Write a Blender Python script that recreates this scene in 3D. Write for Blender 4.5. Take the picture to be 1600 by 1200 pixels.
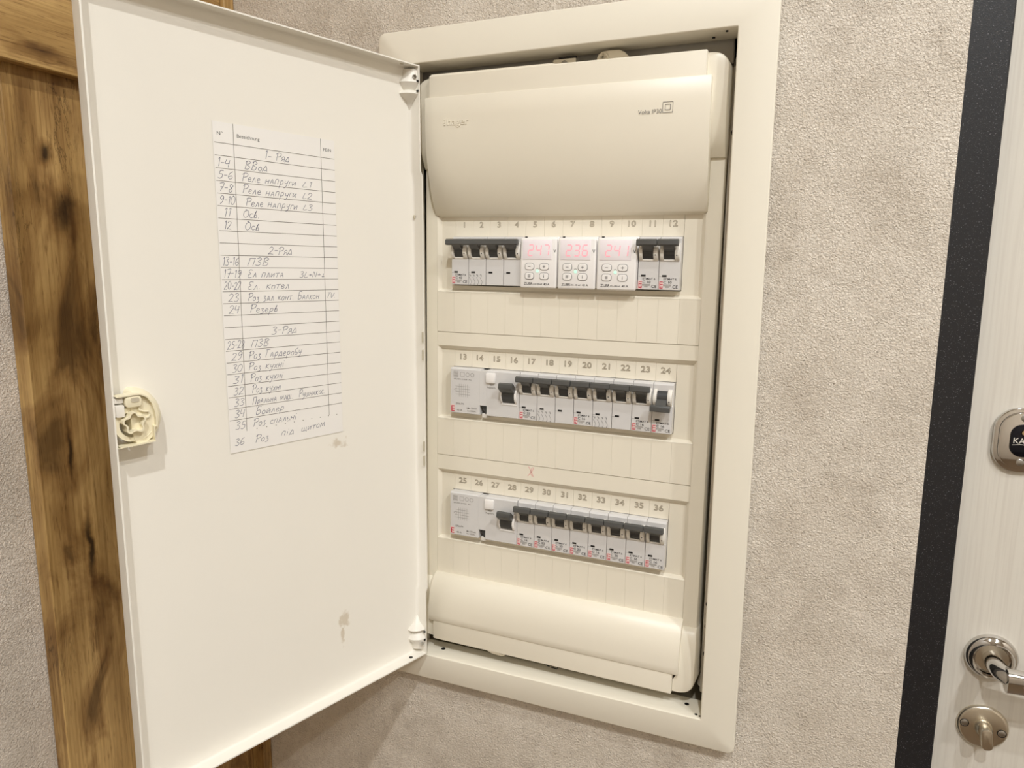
import bpy, bmesh, math, random
from mathutils import Matrix, Vector
random.seed(7)
for o in list(bpy.data.objects):
    bpy.data.objects.remove(o, do_unlink=True)
S = bpy.context.scene
COL = S.collection

# ------------------------------------------------------------------ camera, world, light, exposure
cam_d = bpy.data.cameras.new('camera'); cam = bpy.data.objects.new('camera', cam_d); COL.objects.link(cam)
cam_d.sensor_width = 36.0; cam_d.sensor_fit = 'HORIZONTAL'; cam_d.lens = 1107.68 / 1600 * 36
cam_d.clip_start = 0.01; cam_d.clip_end = 50
_r = Vector((0.9253, 0.3792, 0.0075)).normalized(); _f = Vector((-0.3733, 0.9141, -0.1586)).normalized()
_u = _r.cross(_f).normalized(); _r = _f.cross(_u)
cam.matrix_world = Matrix(((_r.x, _u.x, -_f.x, 0.2013), (_r.y, _u.y, -_f.y, -0.5766), (_r.z, _u.z, -_f.z, 0.0734), (0, 0, 0, 1)))
S.camera = cam
S.view_settings.view_transform = 'Standard'; S.view_settings.look = 'None'
S.view_settings.gamma = 1.0; S.view_settings.use_curve_mapping = False
S.view_settings.exposure = -0.28
W = bpy.data.worlds.new('world'); S.world = W; W.use_nodes = True
W.node_tree.nodes['Background'].inputs[0].default_value = (1.0, 0.93, 0.82, 1); W.node_tree.nodes['Background'].inputs[1].default_value = 0.05
LAMPS = [  # x, y, watts : downlights let into the ceiling of the hall; the last is an added fill
    (0.38, -1.05, 15.5), (1.05, -0.62, 9.5), (1.20, -1.15, 15.0), (0.75, -2.0, 5.0)]
LAMP_COL = (0.95, 0.975, 0.99)
CEIL, FLOOR = 1.28, -1.40

# ------------------------------------------------------------------ materials
def srgb(r, g, b):
    f = lambda c: (c / 255 / 12.92) if c / 255 <= 0.04045 else ((c / 255 + 0.055) / 1.055) ** 2.4
    return (f(r), f(g), f(b), 1)
def mat(name, col, rough=0.5, metal=0.0, spec=0.5, emit=None, estr=0, noise=None, bump=None, coat=0):
    m = bpy.data.materials.new(name); m.use_nodes = True
    nt = m.node_tree; b = nt.nodes['Principled BSDF']
    b.inputs['Base Color'].default_value = col; b.inputs['Roughness'].default_value = rough
    b.inputs['Metallic'].default_value = metal; b.inputs['Specular IOR Level'].default_value = spec
    b.inputs['Coat Weight'].default_value = coat
    if emit:
        b.inputs['Emission Color'].default_value = emit; b.inputs['Emission Strength'].default_value = estr
    if noise:   # (scale, amount): faint mottling of the colour itself
        tc = nt.nodes.new('ShaderNodeTexCoord'); n = nt.nodes.new('ShaderNodeTexNoise'); n.inputs['Scale'].default_value = noise[0]
        n.inputs['Detail'].default_value = 5
        mx = nt.nodes.new('ShaderNodeMix'); mx.data_type = 'RGBA'
        mx.inputs['A'].default_value = col; mx.inputs['B'].default_value = tuple(c * (1 - noise[1]) for c in col[:3]) + (1,)
        nt.links.new(tc.outputs['Object'], n.inputs['Vector']); nt.links.new(n.outputs['Fac'], mx.inputs['Factor'])
        nt.links.new(mx.outputs['Result'], b.inputs['Base Color'])
    if bump:    # (scale, strength, distance)
        tc = nt.nodes.new('ShaderNodeTexCoord'); n = nt.nodes.new('ShaderNodeTexNoise'); n.inputs['Scale'].default_value = bump[0]
        bp = nt.nodes.new('ShaderNodeBump'); bp.inputs['Strength'].default_value = bump[1]; bp.inputs['Distance'].default_value = bump[2]
        nt.links.new(tc.outputs['Object'], n.inputs['Vector']); nt.links.new(n.outputs['Fac'], bp.inputs['Height'])
        nt.links.new(bp.outputs['Normal'], b.inputs['Normal'])
    return m
def wallpaper(name, ca, cb, cc):
    m = bpy.data.materials.new(name); m.use_nodes = True; nt = m.node_tree; N = nt.nodes; L = nt.links; b = N['Principled BSDF']
    b.inputs['Roughness'].default_value = 0.5; b.inputs['Specular IOR Level'].default_value = 0.4
    tc = N.new('ShaderNodeTexCoord')
    n1 = N.new('ShaderNodeTexNoise'); n1.inputs['Scale'].default_value = 11; n1.inputs['Detail'].default_value = 9; n1.inputs['Roughness'].default_value = 0.72
    r1 = N.new('ShaderNodeValToRGB'); r1.color_ramp.elements[0].position = 0.33; r1.color_ramp.elements[0].color = cb
    r1.color_ramp.elements[1].position = 0.66; r1.color_ramp.elements[1].color = ca
    L.new(tc.outputs['Object'], n1.inputs['Vector']); L.new(n1.outputs['Fac'], r1.inputs['Fac'])
    # woven flecks, thin and crossing
    outs = []
    for sc in ((900, 900, 110), (130, 130, 900)):
        mp = N.new('ShaderNodeMapping'); mp.inputs['Scale'].default_value = sc
        n = N.new('ShaderNodeTexNoise'); n.inputs['Scale'].default_value = 1.0; n.inputs['Detail'].default_value = 2
        L.new(tc.outputs['Object'], mp.inputs['Vector']); L.new(mp.outputs['Vector'], n.inputs['Vector']); outs.append(n)
    ad = N.new('ShaderNodeMath'); ad.operation = 'ADD'; L.new(outs[0].outputs['Fac'], ad.inputs[0]); L.new(outs[1].outputs['Fac'], ad.inputs[1])
    r2 = N.new('ShaderNodeValToRGB'); r2.color_ramp.elements[0].position = 0.42; r2.color_ramp.elements[0].color = (1, 1, 1, 1)
    r2.color_ramp.elements[1].position = 0.62; r2.color_ramp.elements[1].color = (0, 0, 0, 1)
    hf = N.new('ShaderNodeMath'); hf.operation = 'MULTIPLY'; hf.inputs[1].default_value = 0.5; L.new(ad.outputs[0], hf.inputs[0]); L.new(hf.outputs[0], r2.inputs['Fac'])
    mx = N.new('ShaderNodeMix'); mx.data_type = 'RGBA'; mf = N.new('ShaderNodeMath'); mf.operation = 'MULTIPLY'; mf.inputs[1].default_value = 0.16
    L.new(r2.outputs['Color'], mf.inputs[0]); L.new(mf.outputs[0], mx.inputs['Factor']); L.new(r1.outputs['Color'], mx.inputs['A']); mx.inputs['B'].default_value = cc
    # grey clouds; small dark specks put the shade of the bumps into the colour
    n4 = N.new('ShaderNodeTexNoise'); n4.inputs['Scale'].default_value = 26; n4.inputs['Detail'].default_value = 8; n4.inputs['Roughness'].default_value = 0.75
    r4 = N.new('ShaderNodeValToRGB'); r4.color_ramp.elements[0].position = 0.46; r4.color_ramp.elements[0].color = (0, 0, 0, 1); r4.color_ramp.elements[1].position = 0.72; r4.color_ramp.elements[1].color = (0.55, 0.55, 0.55, 1)
    L.new(tc.outputs['Object'], n4.inputs['Vector']); L.new(n4.outputs['Fac'], r4.inputs['Fac'])
    x4 = N.new('ShaderNodeMix'); x4.data_type = 'RGBA'; L.new(r4.outputs['Color'], x4.inputs['Factor']); L.new(mx.outputs['Result'], x4.inputs['A']); x4.inputs['B'].default_value = cc
    n5 = N.new('ShaderNodeTexNoise'); n5.inputs['Scale'].default_value = 620; n5.inputs['Detail'].default_value = 2; L.new(tc.outputs['Object'], n5.inputs['Vector'])
    r5 = N.new('ShaderNodeValToRGB'); r5.color_ramp.elements[0].position = 0.30; r5.color_ramp.elements[0].color = (0.5, 0.5, 0.5, 1); r5.color_ramp.elements[1].position = 0.42; r5.color_ramp.elements[1].color = (0, 0, 0, 1); L.new(n5.outputs['Fac'], r5.inputs['Fac'])
    x5 = N.new('ShaderNodeMix'); x5.data_type = 'RGBA'; L.new(r5.outputs['Color'], x5.inputs['Factor']); L.new(x4.outputs['Result'], x5.inputs['A']); x5.inputs['B'].default_value = tuple(c * 0.7 for c in cc[:3]) + (1,)
    L.new(x5.outputs['Result'], b.inputs['Base Color'])
    n3 = N.new('ShaderNodeTexNoise'); n3.inputs['Scale'].default_value = 620; n3.inputs['Detail'].default_value = 3; n3.inputs['Roughness'].default_value = 0.6; n3.inputs['Distortion'].default_value = 0.9
    v = N.new('ShaderNodeTexVoronoi'); v.inputs['Scale'].default_value = 640
    L.new(tc.outputs['Object'], n3.inputs['Vector']); L.new(tc.outputs['Object'], v.inputs['Vector'])
    a2 = N.new('ShaderNodeMath'); a2.operation = 'MULTIPLY_ADD'; a2.inputs[1].default_value = 0.22; L.new(v.outputs['Distance'], a2.inputs[0]); L.new(n3.outputs['Fac'], a2.inputs[2])
    bp = N.new('ShaderNodeBump'); bp.inputs['Strength'].default_value = 1.0; bp.inputs['Distance'].default_value = 0.0021
    L.new(a2.outputs[0], bp.inputs['Height']); L.new(bp.outputs['Normal'], b.inputs['Normal'])
    return m
def wood(name, along, spots=()):
    """golden oak laminate: long grain, pores, dark cracks and knots; along = 'Z' or 'Y'"""
    m = bpy.data.materials.new(name); m.use_nodes = True; nt = m.node_tree; N = nt.nodes; L = nt.links; b = N['Principled BSDF']
    b.inputs['Roughness'].default_value = 0.5; b.inputs['Specular IOR Level'].default_value = 0.4
    tc = N.new('ShaderNodeTexCoord')
    def mapped(s_along, s_across, off=0.0):
        mp = N.new('ShaderNodeMapping')
        mp.inputs['Scale'].default_value = (s_across, s_across, s_along) if along == 'Z' else (s_across, s_along, s_across)
        mp.inputs['Location'].default_value = (off, off * 1.7, off * 0.3)
        L.new(tc.outputs['Object'], mp.inputs['Vector']); return mp
    def noise(mp, detail, dist=0.0, rough=0.55):
        n = N.new('ShaderNodeTexNoise'); n.inputs['Scale'].default_value = 1; n.inputs['Detail'].default_value = detail
        n.inputs['Distortion'].default_value = dist; n.inputs['Roughness'].default_value = rough
        L.new(mp.outputs['Vector'], n.inputs['Vector']); return n
    def ramp(src, stops):
        r = N.new('ShaderNodeValToRGB'); cr = r.color_ramp
        while len(cr.elements) < len(stops): cr.elements.new(0.5)
        for e, (p, c) in zip(cr.elements, stops): e.position = p; e.color = c
        L.new(src, r.inputs['Fac']); return r
    def mul(a, bb, f=1.0):
        x = N.new('ShaderNodeMix'); x.data_type = 'RGBA'; x.blend_type = 'MULTIPLY'; x.inputs['Factor'].default_value = f
        L.new(a, x.inputs['A']); L.new(bb, x.inputs['B']); return x.outputs['Result']
    base = ramp(noise(mapped(3.2, 16, 0.3), 5, 1.2).outputs['Fac'], [(0.26, srgb(122, 92, 54)), (0.42, srgb(180, 144, 88)), (0.60, srgb(210, 174, 114)), (0.8, srgb(172, 136, 84))])
    fine = ramp(noise(mapped(9, 420, 1.1), 3, 0.3).outputs['Fac'], [(0.32, (0.62, 0.55, 0.48, 1)), (0.58, (1, 1, 1, 1))])
    pores = ramp(noise(mapped(60, 620, 2.0), 2).outputs['Fac'], [(0.28, (0.42, 0.34, 0.27, 1)), (0.40, (1, 1, 1, 1))])
    crack = ramp(noise(mapped(4.2, 30, 3.7), 7, 1.6, 0.7).outputs['Fac'], [(0.482, (1, 1, 1, 1)), (0.5, (0.16, 0.12, 0.09, 1)), (0.512, (1, 1, 1, 1))])
    msk = ramp(noise(mapped(3.5, 9, 5.2), 2, 0.5).outputs['Fac'], [(0.47, (0, 0, 0, 1)), (0.60, (1, 1, 1, 1))])
    knot = ramp(noise(mapped(7.5, 14, 8.4), 5, 1.4).outputs['Fac'], [(0.30, (0.20, 0.15, 0.11, 1)), (0.38, (0.55, 0.47, 0.40, 1)), (0.50, (1, 1, 1, 1))])
    c = mul(base.outputs['Color'], fine.outputs['Color'], 0.75); c = mul(c, pores.outputs['Color'], 0.6); c = mul(c, knot.outputs['Color'], 0.85)
    x = N.new('ShaderNodeMix'); x.data_type = 'RGBA'; x.blend_type = 'MULTIPLY'
    L.new(msk.outputs['Color'], x.inputs['Factor']); L.new(c, x.inputs['A']); L.new(crack.outputs['Color'], x.inputs['B'])
    src = x.outputs['Result']
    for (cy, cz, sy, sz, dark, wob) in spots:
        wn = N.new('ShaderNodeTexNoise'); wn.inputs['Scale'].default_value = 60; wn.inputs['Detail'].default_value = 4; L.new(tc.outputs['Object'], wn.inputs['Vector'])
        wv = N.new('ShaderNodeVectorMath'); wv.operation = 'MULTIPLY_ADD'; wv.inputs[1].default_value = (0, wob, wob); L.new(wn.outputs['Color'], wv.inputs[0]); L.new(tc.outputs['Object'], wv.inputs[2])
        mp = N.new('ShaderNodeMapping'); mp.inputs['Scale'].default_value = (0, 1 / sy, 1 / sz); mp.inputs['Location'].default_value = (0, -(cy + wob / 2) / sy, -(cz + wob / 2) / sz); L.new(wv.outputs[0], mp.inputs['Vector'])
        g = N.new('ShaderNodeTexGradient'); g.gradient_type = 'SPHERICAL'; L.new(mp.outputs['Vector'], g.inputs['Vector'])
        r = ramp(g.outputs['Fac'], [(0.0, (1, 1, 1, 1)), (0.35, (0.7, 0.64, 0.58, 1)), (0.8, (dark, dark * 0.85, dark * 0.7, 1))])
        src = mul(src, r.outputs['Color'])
    L.new(src, b.inputs['Base Color'])
    bp = N.new('ShaderNodeBump'); bp.inputs['Strength'].default_value = 0.25; bp.inputs['Distance'].default_value = 0.0005
    L.new(fine.outputs['Color'], bp.inputs['Height']); L.new(bp.outputs['Normal'], b.inputs['Normal'])
    return m
def door_paint():
    """cream powder coat with two brownish scuffs (object space: x along the door from the hinge, z up)"""
    m = mat('cream_powder_coat', srgb(242, 237, 226), 0.42, noise=(9, 0.03)); nt = m.node_tree; N = nt.nodes; L = nt.links; b = N['Principled BSDF']
    src = b.inputs['Base Color'].links[0].from_socket
    tc = N.new('ShaderNodeTexCoord')
    for (cx, cz, sx, sz, th) in ((0.0880, -0.2380, 0.0075, 0.011, 0.48), (0.0898, -0.2510, 0.0025, 0.014, 0.46), (0.088, -0.0745, 0.016, 0.006, 0.54)):
        mp = N.new('ShaderNodeMapping'); mp.inputs['Location'].default_value = (-cx / sx, 0, -cz / sz); mp.inputs['Scale'].default_value = (1 / sx, 0, 1 / sz)
        L.new(tc.outputs['Object'], mp.inputs['Vector'])
        g = N.new('ShaderNodeTexGradient'); g.gradient_type = 'SPHERICAL'; L.new(mp.outputs['Vector'], g.inputs['Vector'])
        n = N.new('ShaderNodeTexNoise'); n.inputs['Scale'].default_value = 170; n.inputs['Detail'].default_value = 6; L.new(tc.outputs['Object'], n.inputs['Vector'])
        ad = N.new('ShaderNodeMath'); ad.operation = 'MULTIPLY_ADD'; ad.inputs[1].default_value = 0.45; L.new(g.outputs['Fac'], ad.inputs[0]); L.new(n.outputs['Fac'], ad.inputs[2])
        r = N.new('ShaderNodeValToRGB'); r.color_ramp.elements[0].position = th + 0.12; r.color_ramp.elements[0].color = (0, 0, 0, 1)
        r.color_ramp.elements[1].position = th + 0.3; r.color_ramp.elements[1].color = (0.45, 0.45, 0.45, 1)
        L.new(ad.outputs[0], r.inputs['Fac'])
        gm = N.new('ShaderNodeMath'); gm.operation = 'GREATER_THAN'; gm.inputs[1].default_value = 0.02; L.new(g.outputs['Fac'], gm.inputs[0])
        mm = N.new('ShaderNodeMath'); mm.operation = 'MULTIPLY'; L.new(r.outputs['Color'], mm.inputs[0]); L.new(gm.outputs[0], mm.inputs[1])
        x = N.new('ShaderNodeMix'); x.data_type = 'RGBA'; L.new(mm.outputs[0], x.inputs['Factor']); L.new(src, x.inputs['A']); x.inputs['B'].default_value = srgb(176, 152, 112)
        src = x.outputs['Result']
    L.new(src, b.inputs['Base Color']); return m
def white_grain():
    m = mat('white_woodgrain_film', srgb(228, 222, 210), 0.45); nt = m.node_tree; N = nt.nodes; L = nt.links; b = N['Principled BSDF']
    tc = N.new('ShaderNodeTexCoord'); mp = N.new('ShaderNodeMapping'); mp.inputs['Scale'].default_value = (330, 10, 7)
    n = N.new('ShaderNodeTexNoise'); n.inputs['Scale'].default_value = 1; n.inputs['Detail'].default_value = 4; n.inputs['Distortion'].default_value = 0.4
    L.new(tc.outputs['Object'], mp.inputs['Vector']); L.new(mp.outputs['Vector'], n.inputs['Vector'])
    r = N.new('ShaderNodeValToRGB'); r.color_ramp.elements[0].position = 0.34; r.color_ramp.elements[0].color = srgb(221, 214, 202); r.color_ramp.elements[1].position = 0.55; r.color_ramp.elements[1].color = srgb(228, 222, 210)
    L.new(n.outputs['Fac'], r.inputs['Fac']); L.new(r.outputs['Color'], b.inputs['Base Color'])
    bp = N.new('ShaderNodeBump'); bp.inputs['Strength'].default_value = 0.3; bp.inputs['Distance'].default_value = 0.0004
    L.new(n.outputs['Fac'], bp.inputs['Height']); L.new(bp.outputs['Normal'], b.inputs['Normal']); return m
def black_fleck():
    m = mat('black_fleck_powder_coat', srgb(28, 28, 31), 0.42); nt = m.node_tree; N = nt.nodes; L = nt.links; b = N['Principled BSDF']
    tc = N.new('ShaderNodeTexCoord'); n = N.new('ShaderNodeTexNoise'); n.inputs['Scale'].default_value = 900; n.inputs['Detail'].default_value = 1
    L.new(tc.outputs['Object'], n.inputs['Vector'])
    r = N.new('ShaderNodeValToRGB'); r.color_ramp.elements[0].position = 0.66; r.color_ramp.elements[0].color = srgb(28, 28, 31); r.color_ramp.elements[1].position = 0.76; r.color_ramp.elements[1].color = srgb(120, 118, 122)
    L.new(n.outputs['Fac'], r.inputs['Fac']); L.new(r.outputs['Color'], b.inputs['Base Color'])
    bp = N.new('ShaderNodeBump'); bp.inputs['Strength'].default_value = 0.35; bp.inputs['Distance'].default_value = 0.0003
    L.new(n.outputs['Fac'], bp.inputs['Height']); L.new(bp.outputs['Normal'], b.inputs['Normal']); return m

M = {}
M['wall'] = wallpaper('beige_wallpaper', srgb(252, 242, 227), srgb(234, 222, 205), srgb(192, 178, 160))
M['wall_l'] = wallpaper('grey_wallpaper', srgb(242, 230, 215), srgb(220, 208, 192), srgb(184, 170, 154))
M['ceil'] = mat('ceiling_paint', srgb(236, 232, 224), 0.8, bump=(300, 0.1, 0.0005))
M['floor'] = mat('floor_laminate', srgb(120, 98, 74), 0.5, noise=(14, 0.3))
M['paint'] = mat('cream_frame_paint', srgb(238, 231, 214), 0.4, noise=(8, 0.03))
M['door_paint'] = door_paint()
M['plastic'] = mat('cream_plastic', srgb(238, 230, 212), 0.38, noise=(10, 0.03))
M['ivory'] = mat('ivory_plastic', srgb(240, 230, 200), 0.35, noise=(40, 0.05))
M['hinge'] = mat('white_plastic', srgb(236, 231, 220), 0.4, noise=(40, 0.04))
M['emboss'] = mat('numeral_grey', srgb(176, 164, 144), 0.6, noise=(60, 0.08))  # flat grey stands in for the shading of the embossed numerals
M['logo_emboss'] = mat('cream_plastic_raised', srgb(240, 232, 214), 0.3, noise=(60, 0.03))
M['ink'] = mat('dark_print', srgb(60, 58, 58), 0.6, noise=(80, 0.1))
M['inkgrey'] = mat('grey_print', srgb(140, 134, 128), 0.6, noise=(80, 0.1))
M['pen'] = mat('pen_ink', srgb(88, 88, 112), 0.6, noise=(90, 0.2))
M['rule'] = mat('ruled_line_print', srgb(92, 82, 64), 0.6, noise=(90, 0.15))
M['paper'] = mat('paper', srgb(240, 236, 230), 0.75, noise=(20, 0.03))
M['grey'] = mat('breaker_grey_plastic', srgb(216, 213, 210), 0.42, noise=(60, 0.04))
M['greyl'] = mat('breaker_light_plastic', srgb(232, 227, 218), 0.4, noise=(60, 0.04))
M['dark'] = mat('dark_grey_plastic', srgb(84, 84, 82), 0.38, noise=(70, 0.12))
M['darker'] = mat('charcoal_plastic', srgb(64, 64, 64), 0.4, noise=(70, 0.12))
M['black'] = mat('black_plastic', srgb(16, 15, 14), 0.5, noise=(70, 0.2))
M['white'] = mat('white_glossy_plastic', srgb(244, 240, 236), 0.3, noise=(30, 0.02))
M['red'] = mat('red_print', srgb(196, 40, 70), 0.5, noise=(80, 0.1))
M['pink'] = mat('pink_print_ground', srgb(236, 206, 200), 0.5, noise=(80, 0.05))
M['marker'] = mat('pink_marker', srgb(240, 168, 164), 0.6, noise=(200, 0.1))
M['led'] = mat('red_digits', srgb(255, 172, 184), 0.5, emit=srgb(255, 165, 180), estr=0.35, noise=(60, 0.05))
M['window'] = mat('display_window', srgb(248, 240, 243), 0.2, noise=(30, 0.02))
M['green'] = mat('green_led', srgb(190, 240, 215), 0.3, emit=srgb(190, 255, 220), estr=0.6, noise=(60, 0.03))
M['box'] = mat('beige_box_steel', srgb(196, 186, 164), 0.5, noise=(20, 0.06))
M['foam'] = mat('grey_plastic', srgb(220, 214, 204), 0.55, noise=(40, 0.08))
M['steel'] = mat('zinc_steel', srgb(190, 188, 184), 0.3, metal=1.0, noise=(60, 0.1))
M['chrome'] = mat('polished_chrome', srgb(215, 212, 208), 0.08, metal=1.0, noise=(20, 0.03))
M['satin'] = mat('satin_nickel', srgb(222, 214, 198), 0.28, metal=1.0, noise=(60, 0.06))
M['lockface'] = mat('black_chrome', srgb(30, 30, 38), 0.1, metal=0.6, noise=(30, 0.1))
M['brass'] = mat('pale_brass', srgb(214, 190, 150), 0.3, metal=1.0, noise=(40, 0.05))
M['leaf'] = white_grain(); M['blackm'] = black_fleck()
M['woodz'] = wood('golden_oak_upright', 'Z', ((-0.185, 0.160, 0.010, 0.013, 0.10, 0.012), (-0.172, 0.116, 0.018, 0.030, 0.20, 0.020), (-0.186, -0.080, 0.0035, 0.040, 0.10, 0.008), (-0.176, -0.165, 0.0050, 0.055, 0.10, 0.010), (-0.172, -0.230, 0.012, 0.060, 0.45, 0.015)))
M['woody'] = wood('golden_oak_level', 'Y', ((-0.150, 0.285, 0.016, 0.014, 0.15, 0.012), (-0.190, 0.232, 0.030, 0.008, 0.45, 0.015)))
M['lamp'] = mat('lamp_glow', (1, 1, 1, 1), 0.5, emit=(1.0, 0.9, 0.75, 1), estr=18, noise=(5, 0.01))

# ------------------------------------------------------------------ mesh helpers
def new(): return bmesh.new()
def box(bm, x0, x1, y0, y1, z0, z1, bev=0.0, seg=2):
    vs = [bm.verts.new((x, y, z)) for x in (x0, x1) for y in (y0, y1) for z in (z0, z1)]
    fs = [bm.faces.new([vs[i] for i in q]) for q in ((0, 1, 3, 2), (4, 6, 7, 5), (0, 4, 5, 1), (2, 3, 7, 6), (0, 2, 6, 4), (1, 5, 7, 3))]
    if bev > 0:
        es = list({e for f in fs for e in f.edges})
        bmesh.ops.bevel(bm, geom=es, offset=bev, offset_type='OFFSET', segments=seg, profile=0.5, affect='EDGES', clamp_overlap=True)
def prism(bm, pts, axis, a, b, bev=0.0, seg=2):
    """closed outline pts (2D) pushed from a to b along axis: 'x' -> (y,z), 'y' -> (x,z), 'z' -> (x,y)"""
    def P(q, t): return (t, q[0], q[1]) if axis == 'x' else ((q[0], t, q[1]) if axis == 'y' else (q[0], q[1], t))
    A = [bm.verts.new(P(q, a)) for q in pts]; B = [bm.verts.new(P(q, b)) for q in pts]
    n = len(pts); fs = [bm.faces.new(A), bm.faces.new(B[::-1])]
    for i in range(n): fs.append(bm.faces.new((A[i], B[i], B[(i + 1) % n], A[(i + 1) % n])))
    bmesh.ops.recalc_face_normals(bm, faces=fs)
    if bev > 0:
        es = list(set(fs[0].edges) | set(fs[1].edges))
        bmesh.ops.bevel(bm, geom=es, offset=bev, offset_type='OFFSET', segments=seg, profile=0.5, affect='EDGES', clamp_overlap=True)
def rrect(x0, x1, z0, z1, r, n=6):
    out = []
    for cx, cz, a0 in ((x1 - r, z1 - r, 0), (x0 + r, z1 - r, 90), (x0 + r, z0 + r, 180), (x1 - r, z0 + r, 270)):
        for i in range(n + 1):
            a = math.radians(a0 + 90 * i / n); out.append((cx + r * math.cos(a), cz + r * math.sin(a)))
    return out
def ring(bm, outer, inner, y0, y1, bev=0.0, yo=None):
    """frame between two outlines with the same number of points, from y0 to y1"""
    n = len(outer); V = lambda pts, y: [bm.verts.new((p[0], y, p[1])) for p in pts]
    yo = y0 if yo is None else yo
    o0, o1, i0, i1 = V(outer, yo), V(outer, y1), V(inner, y0), V(inner, y1)
    fs = []
    for k in range(n):
        j = (k + 1) % n
        fs += [bm.faces.new((o0[k], i0[k], i0[j], o0[j])), bm.faces.new((o1[k], o1[j], i1[j], i1[k])), bm.faces.new((o0[k], o0[j], o1[j], o1[k])), bm.faces.new((i0[k], i1[k], i1[j], i0[j]))]
    bmesh.ops.recalc_face_normals(bm, faces=fs)
    if bev:
        es = [e for e in {e for f in fs for e in f.edges} if ((e.verts[0] in o0 and e.verts[1] in o0) or (e.verts[0] in i0 and e.verts[1] in i0))]
        bmesh.ops.bevel(bm, geom=es, offset=bev, offset_type='OFFSET', segments=3, profile=0.5, affect='EDGES', clamp_overlap=True)
def lathe(bm, prof, n=40, c=(0, 0, 0), axis='y'):
    """prof = (radius, depth) list turned about the axis through c"""
    rings = []
    for r, d in prof:
        if r < 1e-6: rings.append([bm.verts.new((c[0], c[1] + d, c[2]) if axis == 'y' else (c[0] + d, c[1], c[2]) if axis == 'x' else (c[0], c[1], c[2] + d))]); continue
        L = []
        for k in range(n):
            a = 2 * math.pi * k / n; u, v = r * math.cos(a), r * math.sin(a)
            L.append(bm.verts.new((c[0] + u, c[1] + d, c[2] + v) if axis == 'y' else (c[0] + d, c[1] + u, c[2] + v) if axis == 'x' else (c[0] + u, c[1] + v, c[2] + d)))
        rings.append(L)
    fs = []
    for A, B in zip(rings, rings[1:]):
        for k in range(n):
            j = (k + 1) % n
            if len(A) == 1 and len(B) == 1: continue
            if len(A) == 1: fs.append(bm.faces.new((A[0], B[k], B[j])))
            elif len(B) == 1: fs.append(bm.faces.new((A[k], B[0], A[j])))
            else: fs.append(bm.faces.new((A[k], B[k], B[j], A[j])))
    bmesh.ops.recalc_face_normals(bm, faces=fs)
def tube(bm, pts, r, n=8):
    pts = [Vector(p) for p in pts]; rings = []
    for i, p in enumerate(pts):
        t = (pts[min(i + 1, len(pts) - 1)] - pts[max(i - 1, 0)]).normalized()
        a = t.cross(Vector((0.13, 0.3, 0.95))).normalized(); b = t.cross(a)
        rr = r[i] if isinstance(r, (list, tuple)) else r
        rings.append([bm.verts.new(p + rr * (a * math.cos(2 * math.pi * k / n) + b * math.sin(2 * math.pi * k / n))) for k in range(n)])
    fs = []
    for A, B in zip(rings, rings[1:]):
        for k in range(n): fs.append(bm.faces.new((A[k], A[(k + 1) % n], B[(k + 1) % n], B[k])))
    fs.append(bm.faces.new(rings[0][::-1])); fs.append(bm.faces.new(rings[-1]))
    bmesh.ops.recalc_face_normals(bm, faces=fs)
def strip2d(bm, pts, w, T):
    """flat inked stroke: polyline of 2D points, width w, T maps (x, y) to 3D"""
    pts = [Vector(p) for p in pts]; A, B = [], []
    for i, p in enumerate(pts):
        t = pts[min(i + 1, len(pts) - 1)] - pts[max(i - 1, 0)]
        if t.length < 1e-9: t = Vector((1, 0))
        t.normalize(); q = Vector((-t.y, t.x)) * w / 2
        A.append(bm.verts.new(T(p.x + q.x, p.y + q.y))); B.append(bm.verts.new(T(p.x - q.x, p.y - q.y)))
    for i in range(len(pts) - 1):
        bm.faces.new((A[i], B[i], B[i + 1], A[i + 1]))
def smooth_poly(pts, k=4):
    if len(pts) < 3: return pts
    P = [Vector(p) for p in pts]; P = [2 * P[0] - P[1]] + P + [2 * P[-1] - P[-2]]; out = []
    for i in range(1, len(P) - 2):
        for s in range(k):
            t = s / k; a, b, c, d = P[i - 1], P[i], P[i + 1], P[i + 2]
            out.append(tuple(0.5 * ((2 * b) + (c - a) * t + (2 * a - 5 * b + 4 * c - d) * t * t + (3 * b - a - 3 * c + d) * t ** 3)))
    out.append(tuple(P[-2])); return out
_tc = {}
def text_geo(s, bold=0.012):
    """flat glyph geometry of the built-in font, cap height 1, left-aligned at 0"""
    k = (s, bold)
    if k in _tc: return _tc[k]
    cu = bpy.data.curves.new('t', 'FONT'); cu.body = s; cu.size = 1.0; cu.resolution_u = 3; cu.offset = bold
    ob = bpy.data.objects.new('t', cu); me = ob.to_mesh()
    v = [tuple(p.co[:2]) for p in me.vertices]; f = [tuple(p.vertices) for p in me.polygons]; e = [tuple(q.vertices) for q in me.edges]
    ob.to_mesh_clear(); bpy.data.objects.remove(ob); bpy.data.curves.remove(cu)
    _tc[k] = (v, f, e); return _tc[k]
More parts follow.
